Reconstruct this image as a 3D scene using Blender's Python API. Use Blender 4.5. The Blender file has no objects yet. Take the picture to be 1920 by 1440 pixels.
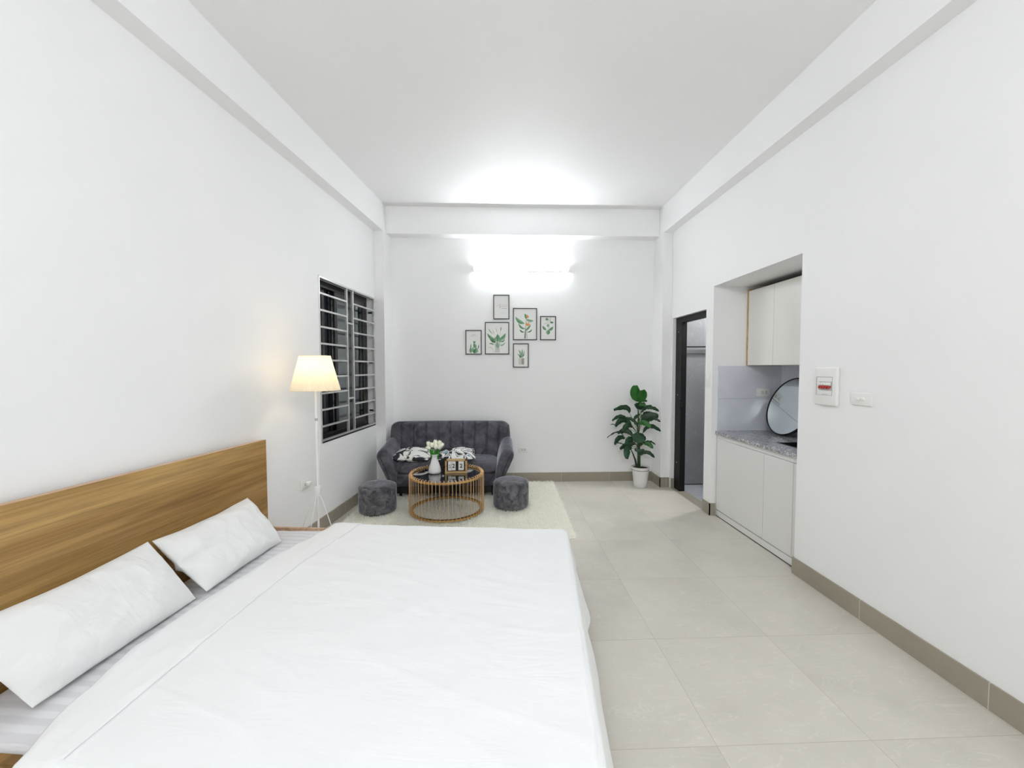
import bpy, math, random
from mathutils import Vector, Matrix, noise as mn
random.seed(7)
PI = math.pi
COL = bpy.context.scene.collection
SC = bpy.context.scene

# ------------------------------------------------------------------ helpers
class MB:
    """collects geometry, builds ONE mesh object"""
    def __init__(s): s.v = []; s.f = []; s.mi = []; s.M = None
    def add(s, vs, fs, mi=0):
        b = len(s.v)
        s.v += [tuple(p) for p in vs]
        s.f += [tuple(i + b for i in f) for f in fs]
        s.mi += [mi] * len(fs)
        return s
    def box(s, a, b, mi=0):
        (x0, y0, z0), (x1, y1, z1) = a, b
        x0, x1 = min(x0, x1), max(x0, x1); y0, y1 = min(y0, y1), max(y0, y1); z0, z1 = min(z0, z1), max(z0, z1)
        vs = [(x0,y0,z0),(x1,y0,z0),(x1,y1,z0),(x0,y1,z0),(x0,y0,z1),(x1,y0,z1),(x1,y1,z1),(x0,y1,z1)]
        return s.add(vs, [(0,3,2,1),(4,5,6,7),(0,1,5,4),(1,2,6,5),(2,3,7,6),(3,0,4,7)], mi)
    def rbox(s, a, b, r, mi=0, n=3):
        """box with rounded edges: superellipsoid-like corner spheres hull as grid"""
        c = [(a[i]+b[i])/2 for i in range(3)]; h = [abs(b[i]-a[i])/2 for i in range(3)]
        r = min(r, *h)
        rows = []
        lats = [(-PI/2 + PI/2*k/n, -1) for k in range(n+1)] + [(PI/2*k/n, 1) for k in range(n+1)]
        quad = [(1,1,0),(-1,1,PI/2),(-1,-1,PI),(1,-1,1.5*PI)]
        for la, sz in lats:
            row = []
            for sx, sy, a0 in quad:
                for k in range(n+1):
                    t = a0 + PI/2*k/n
                    row.append((c[0]+sx*(h[0]-r)+r*math.cos(la)*math.cos(t), c[1]+sy*(h[1]-r)+r*math.cos(la)*math.sin(t), c[2]+sz*(h[2]-r)+r*math.sin(la)))
            rows.append(row)
        m = len(rows[0]); vs = [p for q in rows for p in q]; fs = []
        for i in range(len(rows)-1):
            for j in range(m):
                fs.append((i*m+j, i*m+(j+1)%m, (i+1)*m+(j+1)%m, (i+1)*m+j))
        fs.append(tuple(range(m-1, -1, -1))); fs.append(tuple((len(rows)-1)*m+j for j in range(m)))
        return s.add(vs, fs, mi)
    def tube(s, pts, r, n=8, mi=0, cap=True):
        pts = [Vector(p) for p in pts]; rs = r if isinstance(r, (list, tuple)) else [r]*len(pts)
        up = None; vs = []
        for i, p in enumerate(pts):
            d = (pts[min(i+1, len(pts)-1)] - pts[max(i-1, 0)]).normalized()
            if up is None:
                up = d.orthogonal().normalized()
            up = (up - d*up.dot(d))
            up = up.normalized() if up.length > 1e-6 else d.orthogonal().normalized()
            w = d.cross(up)
            for k in range(n):
                a = 2*PI*k/n
                vs.append(p + (up*math.cos(a) + w*math.sin(a))*rs[i])
        fs = []
        for i in range(len(pts)-1):
            for k in range(n):
                fs.append((i*n+k, i*n+(k+1)%n, (i+1)*n+(k+1)%n, (i+1)*n+k))
        if cap:
            fs.append(tuple(range(n-1, -1, -1))); fs.append(tuple((len(pts)-1)*n+k for k in range(n)))
        return s.add(vs, fs, mi)
    def lathe(s, prof, c=(0,0,0), n=48, mi=0, rf=None, capb=True, capt=True):
        vs = []; fs = []
        for (r, z) in prof:
            for k in range(n):
                a = 2*PI*k/n
                rr = r*(rf(a, z) if rf else 1)
                vs.append((c[0]+rr*math.cos(a), c[1]+rr*math.sin(a), c[2]+z))
        for i in range(len(prof)-1):
            for k in range(n):
                fs.append((i*n+k, i*n+(k+1)%n, (i+1)*n+(k+1)%n, (i+1)*n+k))
        if capb: fs.append(tuple(range(n-1, -1, -1)))
        if capt: fs.append(tuple((len(prof)-1)*n+k for k in range(n)))
        return s.add(vs, fs, mi)
    def grid(s, fn, nu, nv, mi=0, flip=False):
        vs = [fn(i/nu, j/nv) for i in range(nu+1) for j in range(nv+1)]
        fs = []
        for i in range(nu):
            for j in range(nv):
                q = (i*(nv+1)+j, (i+1)*(nv+1)+j, (i+1)*(nv+1)+j+1, i*(nv+1)+j+1)
                fs.append(q[::-1] if flip else q)
        return s.add(vs, fs, mi)
    def slab(s, P, N, T, nu=40, nv=30, p=6, q=2.2, k=0.25, mi=0, bump=None):
        """inflated closed slab. P(a,b)->centre point, N(a,b)->unit normal, T half thickness, a,b in [-1,1]"""
        def sp(t): return math.copysign(1-(1-abs(t))**1.7, t)
        A = [sp(-1+2*i/nu) for i in range(nu+1)]; B = [sp(-1+2*j/nv) for j in range(nv+1)]
        base = len(s.v); idx = {}
        vs = []; fs = []
        for side in (1, -1):
            for i, a in enumerate(A):
                for j, b in enumerate(B):
                    edge = i in (0, nu) or j in (0, nv)
                    if edge and side == -1:
                        idx[(side,i,j)] = idx[(1,i,j)]; continue
                    a2 = a*(1-k*(1-math.sqrt(max(0,1-b*b/2)))); b2 = b*(1-k*(1-math.sqrt(max(0,1-a*a/2))))
                    t = 0 if edge else ((1-abs(a)**p)**(1/q))*((1-abs(b)**p)**(1/q))
                    c = Vector(P(a2,b2)); nn = Vector(N(a2,b2))
                    off = T*t*side
                    if bump and t: off += bump(a2,b2,side)*min(1, t*1.5)
                    idx[(side,i,j)] = len(vs); vs.append(c+nn*off)
            for i in range(nu):
                for j in range(nv):
                    f = (idx[(side,i,j)], idx[(side,i+1,j)], idx[(side,i+1,j+1)], idx[(side,i,j+1)])
                    fs.append(f if side == 1 else f[::-1])
        return s.add(vs, fs, mi)
    def build(s, name, mats, parent=None, M=None, smooth=False, angle=35, bevel=0, subsurf=0, weld=False):
        me = bpy.data.meshes.new(name)
        vs = [tuple(M @ Vector(p)) for p in s.v] if M is not None else s.v
        me.from_pydata(vs, [], s.f)
        if not isinstance(mats, (list, tuple)): mats = [mats]
        for m in mats: me.materials.append(m)
        me.polygons.foreach_set('material_index', s.mi)
        me.validate(); me.update()
        if smooth:
            me.polygons.foreach_set('use_smooth', [True]*len(me.polygons))
            if angle < 180: me.set_sharp_from_angle(angle=math.radians(angle))
        o = bpy.data.objects.new(name, me); COL.objects.link(o)
        if parent is not None: o.parent = parent
        if bevel:
            b = o.modifiers.new('bevel', 'BEVEL'); b.width = bevel; b.segments = 2; b.limit_method = 'ANGLE'
        if subsurf:
            b = o.modifiers.new('sub', 'SUBSURF'); b.levels = subsurf; b.render_levels = subsurf
        return o

def tag(o, label=None, cat=None, group=None, kind=None):
    if label: o['label'] = label
    if cat: o['category'] = cat
    if group: o['group'] = group
    if kind: o['kind'] = kind
    return o
def thing(name, label, cat, loc=(0,0,0), rz=0, group=None):
    o = bpy.data.objects.new(name, None); COL.objects.link(o)
    o.location = loc; o.rotation_euler = (0,0,rz); o.empty_display_size = .05
    return tag(o, label, cat, group)
def struct(name, mb, mats, **kw):
    o = mb.build(name, mats, **kw); o['kind'] = 'structure'; return o

# ------------------------------------------------------------------ materials
def mat(name, col, rough=.5, metal=0, spec=.5, bump=0, bscale=60, sheen=0, coat=0, emis=None, es=0, trans=0, var=0, vscale=5, ior=None):
    m = bpy.data.materials.new(name); m.use_nodes = True
    nt = m.node_tree; b = nt.nodes['Principled BSDF']
    b.inputs['Base Color'].default_value = (*col, 1); b.inputs['Roughness'].default_value = rough
    b.inputs['Metallic'].default_value = metal; b.inputs['Specular IOR Level'].default_value = spec
    if ior: b.inputs['IOR'].default_value = ior
    if sheen: b.inputs['Sheen Weight'].default_value = sheen; b.inputs['Sheen Roughness'].default_value = .4
    if coat: b.inputs['Coat Weight'].default_value = coat
    if trans: b.inputs['Transmission Weight'].default_value = trans
    if emis: b.inputs['Emission Color'].default_value = (*emis, 1); b.inputs['Emission Strength'].default_value = es
    tc = nt.nodes.new('ShaderNodeTexCoord')
    if bump:
        n = nt.nodes.new('ShaderNodeTexNoise'); n.inputs['Scale'].default_value = bscale; n.inputs['Detail'].default_value = 4
        nt.links.new(tc.outputs['Object'], n.inputs['Vector'])
        bp = nt.nodes.new('ShaderNodeBump'); bp.inputs['Strength'].default_value = bump; bp.inputs['Distance'].default_value = .01
        nt.links.new(n.outputs['Fac'], bp.inputs['Height']); nt.links.new(bp.outputs['Normal'], b.inputs['Normal'])
    if var:
        n = nt.nodes.new('ShaderNodeTexNoise'); n.inputs['Scale'].default_value = vscale; n.inputs['Detail'].default_value = 6
        nt.links.new(tc.outputs['Object'], n.inputs['Vector'])
        r = nt.nodes.new('ShaderNodeValToRGB')
        r.color_ramp.elements[0].position = .3; r.color_ramp.elements[1].position = .7
        r.color_ramp.elements[0].color = (*[c*(1-var) for c in col], 1); r.color_ramp.elements[1].color = (*[min(1,c*(1+var)) for c in col], 1)
        nt.links.new(n.outputs['Fac'], r.inputs['Fac']); nt.links.new(r.outputs['Color'], b.inputs['Base Color'])
    return m
class NT:
    def __init__(s, name):
        s.m = bpy.data.materials.new(name); s.m.use_nodes = True; s.t = s.m.node_tree; s.b = s.t.nodes['Principled BSDF']
    def n(s, typ, **kw):
        nd = s.t.nodes.new(typ)
        for k, v in kw.items():
            if k.startswith('i_'): nd.inputs[k[2:].replace('_',' ')].default_value = v
            else: setattr(nd, k, v)
        return nd
    def l(s, a, b): s.t.links.new(a, b)
    def math(s, op, a, b=None, c=None, clamp=False):
        nd = s.t.nodes.new('ShaderNodeMath'); nd.operation = op; nd.use_clamp = clamp
        for i, x in enumerate((a, b, c)):
            if x is None: continue
            if isinstance(x, (int, float)): nd.inputs[i].default_value = x
            else: s.l(x, nd.inputs[i])
        return nd.outputs[0]
    def mix(s, fac, a, b):
        nd = s.t.nodes.new('ShaderNodeMix'); nd.data_type = 'RGBA'
        for i, x in ((0, fac), (6, a), (7, b)):
            if isinstance(x, (int, float)): nd.inputs[i].default_value = x
            elif isinstance(x, tuple): nd.inputs[i].default_value = (*x, 1)
            else: s.l(x, nd.inputs[i])
        return nd.outputs[2]
    def ramp(s, fac, els):
        nd = s.t.nodes.new('ShaderNodeValToRGB'); cr = nd.color_ramp
        while len(cr.elements) < len(els): cr.elements.new(.5)
        for e, (p, c) in zip(cr.elements, els):
            e.position = p; e.color = (*c, 1) if isinstance(c, tuple) else (c, c, c, 1)
        s.l(fac, nd.inputs[0]); return nd.outputs[0]

def floor_tiles(name, base, T, x0, y0, grout, gw=.0022, rough=.3, vein=(.8,.76,.7)):
    N = NT(name); tc = N.n('ShaderNodeTexCoord'); sx = N.n('ShaderNodeSeparateXYZ'); N.l(tc.outputs['Object'], sx.inputs[0])
    lines = []
    ids = []
    for ax, o in ((0, x0), (1, y0)):
        q = N.math('DIVIDE', N.math('SUBTRACT', sx.outputs[ax], o), T)
        ids.append(N.math('FLOOR', q))
        fr = N.math('FRACT', N.math('ADD', q, 100.5)); d = N.math('ABSOLUTE', N.math('SUBTRACT', fr, .5))
        lines.append(N.math('LESS_THAN', d, gw/T))
    g = N.math('MAXIMUM', lines[0], lines[1])
    # clouds and veins
    wn = N.n('ShaderNodeTexWhiteNoise'); cb = N.n('ShaderNodeCombineXYZ'); N.l(ids[0], cb.inputs[0]); N.l(ids[1], cb.inputs[1]); N.l(cb.outputs[0], wn.inputs['Vector'])
    ofs = N.n('ShaderNodeVectorMath', operation='MULTIPLY_ADD'); N.l(wn.outputs['Color'], ofs.inputs[0]); ofs.inputs[1].default_value = (7,7,7); N.l(tc.outputs['Object'], ofs.inputs[2])
    n1 = N.n('ShaderNodeTexNoise', i_Scale=2.2, i_Detail=7, i_Roughness=.6); N.l(ofs.outputs[0], n1.inputs['Vector'])
    c = N.ramp(n1.outputs['Fac'], [(.3, tuple(x*.90 for x in base)), (.5, base), (.72, tuple(min(1,x*1.07) for x in base))])
    n2 = N.n('ShaderNodeTexNoise', i_Scale=3.2, i_Detail=5, i_Distortion=1.6)
    mp = N.n('ShaderNodeMapping'); mp.inputs['Rotation'].default_value = (0,0,.7); mp.inputs['Scale'].default_value = (1,3.2,1); N.l(ofs.outputs[0], mp.inputs[0]); N.l(mp.outputs[0], n2.inputs['Vector'])
    v = N.ramp(n2.outputs['Fac'], [(.488, 0.), (.5, .55), (.512, 0.)])
    c = N.mix(N.math('MULTIPLY', v, .5), c, vein)
    c = N.mix(g, c, grout)
    N.l(c, N.b.inputs['Base Color']); N.b.inputs['Roughness'].default_value = rough
    rr = N.math('ADD', N.math('MULTIPLY', g, .4), N.math('ADD', N.math('MULTIPLY', n1.outputs['Fac'], .12), rough-.06)); N.l(rr, N.b.inputs['Roughness'])
    bp = N.n('ShaderNodeBump', i_Strength=.4, i_Distance=.002, invert=True); N.l(g, bp.inputs['Height']); N.l(bp.outputs['Normal'], N.b.inputs['Normal'])
    return N.m
def wall_paint(name, col):
    N = NT(name); tc = N.n('ShaderNodeTexCoord')
    n = N.n('ShaderNodeTexNoise', i_Scale=1.3, i_Detail=3); N.l(tc.outputs['Object'], n.inputs['Vector'])
    N.l(N.ramp(n.outputs['Fac'], [(.35, tuple(c*.985 for c in col)), (.65, col)]), N.b.inputs['Base Color'])
    N.b.inputs['Roughness'].default_value = .55; N.b.inputs['Specular IOR Level'].default_value = .25
    n2 = N.n('ShaderNodeTexNoise', i_Scale=90, i_Detail=4); N.l(tc.outputs['Object'], n2.inputs['Vector'])
    bp = N.n('ShaderNodeBump', i_Strength=.08, i_Distance=.004); N.l(n2.outputs['Fac'], bp.inputs['Height']); N.l(bp.outputs['Normal'], N.b.inputs['Normal'])
    return N.m
def wood(name, c0, c1, c2, axis=1, scale=1, rough=.42, big=1.):
    """grain runs along local axis"""
    N = NT(name); tc = N.n('ShaderNodeTexCoord'); mp = N.n('ShaderNodeMapping')
    s = [9*scale]*3; s[axis] = .55*scale
    mp.inputs['Scale'].default_value = s; N.l(tc.outputs['Object'], mp.inputs[0])
    n1 = N.n('ShaderNodeTexNoise', i_Scale=.62*big, i_Detail=5, i_Distortion=.5, i_Roughness=.55); N.l(mp.outputs[0], n1.inputs['Vector'])
    m2 = N.n('ShaderNodeMapping'); s2 = [120*scale]*3; s2[axis] = 2.2*scale; m2.inputs['Scale'].default_value = s2; N.l(tc.outputs['Object'], m2.inputs[0])
    n2 = N.n('ShaderNodeTexNoise', i_Scale=1., i_Detail=5, i_Roughness=.65); N.l(m2.outputs[0], n2.inputs['Vector'])
    n3 = N.n('ShaderNodeTexNoise', i_Scale=2.4*big, i_Detail=3, i_Distortion=.8); N.l(mp.outputs[0], n3.inputs['Vector'])
    c = N.ramp(n1.outputs['Fac'], [(.3, c0), (.47, c1), (.68, c2)])
    gr = N.ramp(n2.outputs['Fac'], [(.36, .74), (.6, 1.04)]); gr3 = N.ramp(n3.outputs['Fac'], [(.42, .84), (.52, 1.)])
    mm = N.n('ShaderNodeMix', data_type='RGBA', blend_type='MULTIPLY'); mm.inputs[0].default_value = 1; N.l(c, mm.inputs[6]); N.l(gr, mm.inputs[7])
    m3 = N.n('ShaderNodeMix', data_type='RGBA', blend_type='MULTIPLY'); m3.inputs[0].default_value = .8; N.l(mm.outputs[2], m3.inputs[6]); N.l(gr3, m3.inputs[7])
    N.l(m3.outputs[2], N.b.inputs['Base Color']); N.b.inputs['Roughness'].default_value = rough; N.b.inputs['Specular IOR Level'].default_value = .35
    return N.m
def velvet(name, lo, hi, sc=7):
    N = NT(name); tc = N.n('ShaderNodeTexCoord')
    n = N.n('ShaderNodeTexNoise', i_Scale=sc, i_Detail=5, i_Distortion=1.2, i_Roughness=.6); N.l(tc.outputs['Object'], n.inputs['Vector'])
    N.l(N.ramp(n.outputs['Fac'], [(.36, lo), (.52, tuple((a+b)/2 for a, b in zip(lo, hi))), (.68, hi)]), N.b.inputs['Base Color'])
    N.b.inputs['Roughness'].default_value = .85; N.b.inputs['Specular IOR Level'].default_value = .1
    N.b.inputs['Sheen Weight'].default_value = .7; N.b.inputs['Sheen Roughness'].default_value = .32; N.b.inputs['Sheen Tint'].default_value = (.8,.8,.9,1)
    n2 = N.n('ShaderNodeTexNoise', i_Scale=14, i_Detail=4, i_Distortion=1); N.l(tc.outputs['Object'], n2.inputs['Vector'])
    bp = N.n('ShaderNodeBump', i_Strength=.35, i_Distance=.012); N.l(n2.outputs['Fac'], bp.inputs['Height']); N.l(bp.outputs['Normal'], N.b.inputs['Normal'])
    return N.m
def linen(name, col, bs=.25, wr=9, stripes=None):
    N = NT(name); tc = N.n('ShaderNodeTexCoord')
    N.b.inputs['Base Color'].default_value = (*col, 1); N.b.inputs['Roughness'].default_value = .75; N.b.inputs['Specular IOR Level'].default_value = .15
    N.b.inputs['Sheen Weight'].default_value = .15
    n = N.n('ShaderNodeTexNoise', i_Scale=wr, i_Detail=6, i_Distortion=1.2, i_Roughness=.55)
    mp = N.n('ShaderNodeMapping'); mp.inputs['Scale'].default_value = (.45, 1.5, 1); mp.inputs['Rotation'].default_value = (0,0,.5); N.l(tc.outputs['Object'], mp.inputs[0]); N.l(mp.outputs[0], n.inputs['Vector'])
    bp = N.n('ShaderNodeBump', i_Strength=bs, i_Distance=.02); N.l(n.outputs['Fac'], bp.inputs['Height']); N.l(bp.outputs['Normal'], N.b.inputs['Normal'])
    if stripes:
        sx = N.n('ShaderNodeSeparateXYZ'); N.l(tc.outputs['Object'], sx.inputs[0])
        nn = N.n('ShaderNodeTexNoise', i_Scale=3, i_Detail=2); N.l(tc.outputs['Object'], nn.inputs['Vector'])
        q = N.math('FRACT', N.math('ADD', N.math('DIVIDE', sx.outputs[1], .05), N.math('MULTIPLY', nn.outputs['Fac'], .5)))
        st = N.ramp(q, [(.42, 0.), (.5, 1.), (.92, 1.), (1., 0.)])
        N.l(N.mix(st, col, stripes), N.b.inputs['Base Color'])
        N.l(N.math('SUBTRACT', .75, N.math('MULTIPLY', st, .25)), N.b.inputs['Roughness'])
    return N.m

M = {}
WHITE = (.88,.88,.88)
M['wall'] = wall_paint('wall_paint', WHITE)
M['ceiling'] = wall_paint('ceiling_paint', (.87,.87,.865))
M['floor'] = floor_tiles('floor_tile', (.60,.567,.50), .6, .8217, 1.4348, (.47,.43,.38), gw=.0012, rough=.34, vein=(.82,.78,.71))
M['base'] = floor_tiles('skirting_tile', (.33,.295,.235), .6, .2, .35, (.62,.6,.54), gw=.0015, rough=.45, vein=(.36,.33,.27))
M['bathwall'] = floor_tiles('bathroom_tile', (.25,.255,.265), .6, .1, .2, (.33,.33,.33), rough=.35, vein=(.5,.5,.5))
M['bathfloor'] = floor_tiles('bathroom_floor_tile', (.38,.4,.43), .3, .05, .2, (.2,.2,.2), rough=.4, vein=(.5,.5,.5))
M['black_alu'] = mat('black_aluminium', (.006,.006,.0065), .5, spec=.25)
M['dark_alu'] = mat('dark_window_aluminium', (.018,.017,.017), .35)
M['steel'] = mat('galvanised_steel', (.60,.60,.59), .35, metal=.55, var=.15, vscale=9)
M['glass'] = mat('window_glass', (.9,.95,.95), .02, trans=1, ior=1.38)
M['oak'] = wood('oak_veneer', (.16,.080,.022), (.36,.205,.066), (.52,.33,.125), axis=1, scale=1.)
M['oak_edge'] = wood('oak_edge_band', (.55,.36,.22), (.62,.42,.27), (.68,.48,.32), axis=1)
M['sheet'] = linen('striped_satin_sheet', (.75,.75,.775), .3, 6, stripes=(.665,.665,.69))
M['blanket'] = linen('white_cotton_blanket', (.86,.87,.875), .22, 5)
M['pillow'] = linen('white_pillowcase', (.80,.805,.80), .6, 5)
M['velvet'] = velvet('grey_velvet', (.062,.061,.074), (.150,.148,.170))
M['velvet2'] = velvet('stool_velvet', (.062,.061,.070), (.20,.198,.212), 13)
M['copper'] = mat('copper_metal', (.80,.50,.20), .32, metal=1)
M['copper_d'] = mat('copper_wire', (.92,.66,.40), .28, metal=1)
M['blackglass'] = mat('black_glass', (.004,.004,.005), .02, spec=.9, coat=1)
M['white_ceramic'] = mat('white_ceramic', (.84,.84,.85), .35)
M['pot'] = mat('white_pot', (.74,.735,.72), .45)
M['soil'] = mat('soil', (.02,.014,.01), .95, bump=1, bscale=80)
M['leaf'] = mat('leaf_green', (.007,.042,.014), .36, spec=.45, var=.45, vscale=9)
M['leaf_hi'] = mat('leaf_light', (.016,.125,.012), .38, spec=.45, var=.35, vscale=9)
M['stem'] = mat('plant_stem', (.06,.11,.03), .5)
M['trunk'] = mat('plant_trunk', (.02,.045,.015), .6)
M['tulip'] = mat('tulip_petal', (.9,.9,.76), .5, sheen=.2)
M['tleaf'] = mat('tulip_leaf', (.05,.32,.03), .4, var=.4, vscale=40)
M['plastic'] = mat('white_plastic', (.82,.82,.80), .35)
M['plastic_g'] = mat('dark_socket_hole', (.08,.07,.06), .5)
M['red'] = mat('red_breaker', (.45,.03,.02), .4)
M['grey_pl'] = mat('grey_plastic', (.45,.45,.46), .4)
M['cab'] = mat('grey_white_laminate', (.75,.745,.73), .3, spec=.45)
M['cab_up'] = mat('cream_laminate', (.82,.81,.77), .35)
M['cab_gap'] = mat('cabinet_shadow_strip', (.10,.10,.10), .6)
M['ply'] = mat('plywood_edge', (.55,.36,.18), .5, var=.2, vscale=20)
M['backsplash'] = floor_tiles('backsplash_tile', (.70,.72,.79), 5., 77, 77, (.5,.52,.58), rough=.12, vein=(.70,.72,.79))
M['mirror'] = mat('mirror_glass', (.80,.86,.87), .01, metal=1)
M['black'] = mat('matt_black', (.006,.006,.006), .5)
M['sinkmat'] = mat('black_sink', (.01,.01,.01), .3)
M['paper'] = mat('art_paper', (.82,.82,.80), .7)
M['frame'] = mat('black_frame', (.008,.008,.008), .5)
M['birch'] = wood('birch_wood', (.46,.29,.12), (.60,.40,.19), (.70,.50,.27), axis=0, scale=3)
M['white_metal'] = mat('white_metal', (.84,.84,.84), .35)
M['bulb'] = mat('warm_bulb', (1,1,1), .5, emis=(1,.74,.40), es=22)
M['tube'] = mat('tube_lamp_glow', (1,1,1), .5, emis=(.915,.955,1), es=56)
M['assumed_tube'] = mat('assumed_tube_lamp_glow', (1,1,1), .5, emis=(.93,.965,1), es=140)
# granite
N = NT('grey_granite'); tc = N.n('ShaderNodeTexCoord')
n1 = N.n('ShaderNodeTexNoise', i_Scale=95, i_Detail=3); N.l(tc.outputs['Object'], n1.inputs['Vector'])
n2 = N.n('ShaderNodeTexNoise', i_Scale=9, i_Detail=5, i_Distortion=1.5)
mp = N.n('ShaderNodeMapping'); mp.inputs['Scale'].default_value = (2.5,.6,1); N.l(tc.outputs['Object'], mp.inputs[0]); N.l(mp.outputs[0], n2.inputs['Vector'])
c = N.ramp(n1.outputs['Fac'], [(.36, (.10,.10,.11)), (.5, (.36,.36,.38)), (.62, (.66,.66,.68))])
c = N.mix(N.ramp(n2.outputs['Fac'], [(.42, 0.), (.6, .55)]), c, (.22,.22,.25))
N.l(c, N.b.inputs['Base Color']); N.b.inputs['Roughness'].default_value = .15; M['granite'] = N.m
# lamp shade (translucent pleated fabric)
N = NT('cream_pleated_shade'); tr = N.n('ShaderNodeBsdfTranslucent'); tr.inputs['Color'].default_value = (.97,.91,.74,1)
N.b.inputs['Base Color'].default_value = (.86,.83,.74,1); N.b.inputs['Roughness'].default_value = .8
mx = N.n('ShaderNodeMixShader'); mx.inputs[0].default_value = .5; out = N.t.nodes['Material Output']
N.l(N.b.outputs[0], mx.inputs[1]); N.l(tr.outputs[0], mx.inputs[2]); N.l(mx.outputs[0], out.inputs['Surface']); M['shade'] = N.m
# patterned cushion
def cushion_mat(name, seed):
    N = NT(name); tc = N.n('ShaderNodeTexCoord'); mp = N.n('ShaderNodeMapping'); mp.inputs['Location'].default_value = (seed, seed*.7, 0); N.l(tc.outputs['Object'], mp.inputs[0])
    w = N.n('ShaderNodeTexNoise', i_Scale=7, i_Detail=2); N.l(mp.outputs[0], w.inputs['Vector'])
    ad = N.n('ShaderNodeVectorMath', operation='MULTIPLY_ADD'); N.l(w.outputs['Color'], ad.inputs[0]); ad.inputs[1].default_value = (.16,.16,.16); N.l(mp.outputs[0], ad.inputs[2])
    vo = N.n('ShaderNodeTexVoronoi', i_Scale=6.5); N.l(ad.outputs[0], vo.inputs['Vector'])
    n = N.n('ShaderNodeTexNoise', i_Scale=4.6, i_Detail=1.2, i_Distortion=1.6); N.l(mp.outputs[0], n.inputs['Vector'])
    ring = N.ramp(vo.outputs['Distance'], [(.28, 0.), (.32, 1.), (.37, 1.), (.41, 0.)])
    inner = N.ramp(vo.outputs['Distance'], [(.2, 1.), (.24, 0.)])
    sel = N.ramp(n.outputs['Fac'], [(.52, 0.), (.54, 1.)]); sel2 = N.ramp(n.outputs['Fac'], [(.44, 1.), (.46, 0.)])
    line = N.ramp(n.outputs['Fac'], [(.49, 0.), (.5, 1.), (.515, 1.), (.525, 0.)])
    c = N.mix(N.math('MULTIPLY', sel, inner), (.78,.78,.75), (.15,.29,.38))
    c = N.mix(N.math('MULTIPLY', sel2, N.ramp(vo.outputs['Distance'], [(.3, 0.), (.34, 1.)])), c, (.012,.014,.022))
    c = N.mix(line, c, (.012,.012,.018)); c = N.mix(N.math('MULTIPLY', ring, sel), c, (.012,.014,.02))
    N.l(c, N.b.inputs['Base Color']); N.b.inputs['Roughness'].default_value = .8
    return N.m
M['cush_a'] = cushion_mat('paisley_fabric', 3.1); M['cush_b'] = cushion_mat('paisley_fabric_second', 8.4)
for nm, c in dict(g1=(.10,.27,.13), g2=(.20,.38,.22), g3=(.05,.14,.07), g4=(.33,.47,.38), org=(.75,.32,.08), pink=(.72,.6,.56), txt=(.42,.43,.44), potl=(.62,.60,.56), potd=(.36,.33,.29), stalk=(.35,.36,.33)).items():
    M['art_'+nm] = mat('print_ink_'+nm, c, .7)
M['ink'] = mat('black_ink', (.01,.01,.01), .6); M['ink_g'] = mat('grey_ink', (.16,.16,.17), .6)

# rug pile colour
M['rug'] = mat('cream_shag', (.94,.93,.88), .95, var=.03, vscale=30, spec=.05)
_t = M['rug'].node_tree; _tr = _t.nodes.new('ShaderNodeBsdfTranslucent'); _tr.inputs['Color'].default_value = (.97,.96,.90,1); _mx = _t.nodes.new('ShaderNodeMixShader'); _mx.inputs[0].default_value = .45
_t.links.new(_t.nodes['Principled BSDF'].outputs[0], _mx.inputs[1]); _t.links.new(_tr.outputs[0], _mx.inputs[2]); _t.links.new(_mx.outputs[0], _t.nodes['Material Output'].inputs['Surface'])

# ------------------------------------------------------------------ camera (position measured from the room's perspective)
CAMH = 1.4207
f_px, pitch, yaw, roll = 761.207, -.0414614, .0376135, -.001126
fw = Vector((math.sin(yaw)*math.cos(pitch), math.cos(yaw)*math.cos(pitch), math.sin(pitch)))
r0 = Vector((math.cos(yaw), -math.sin(yaw), 0)); u0 = r0.cross(fw)
rr = r0*math.cos(roll)+u0*math.sin(roll); uu = -r0*math.sin(roll)+u0*math.cos(roll)
cd = bpy.data.cameras.new('camera'); cam = bpy.data.objects.new('camera', cd); COL.objects.link(cam)
cam.matrix_world = Matrix(((rr.x,uu.x,-fw.x,0),(rr.y,uu.y,-fw.y,0),(rr.z,uu.z,-fw.z,CAMH),(0,0,0,1)))
cd.sensor_fit = 'HORIZONTAL'; cd.sensor_width = 36; cd.lens = f_px/1920*36; cd.clip_start = .02; cd.clip_end = 60
SC.camera = cam

# ------------------------------------------------------------------ room geometry constants
XR = 2.04; YB = 4.97; ZC = 3.28; YF = -1.3; ZB = 2.972; BI = 1.932; YBEAM = 4.815; BH = .1146
AL = .10806
# left wall frame: local x = along wall (s), local y = into room (off), z
LD = Vector((math.sin(AL), math.cos(AL), 0)); LN = Vector((math.cos(AL), -math.sin(AL), 0)); LP = Vector((-1.4787, 4, 0))
ML = Matrix(((LD.x, LN.x, 0, LP.x), (LD.y, LN.y, 0, LP.y), (0,0,1,0), (0,0,0,1)))
# note: (s, off, z) frame is left handed -> swap order when building so normals stay outward
def Lpt(s, off, z=0): return ML @ Vector((s, off, z))
# proper right-handed frame for bed & items on left wall: x = out of wall (off), y = along wall (s)
MR = Matrix(((LN.x, LD.x, 0, LP.x), (LN.y, LD.y, 0, LP.y), (0,0,1,0), (0,0,0,1)))   # (off, s, z)
LROT = -AL   # z-rotation of that frame

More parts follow.
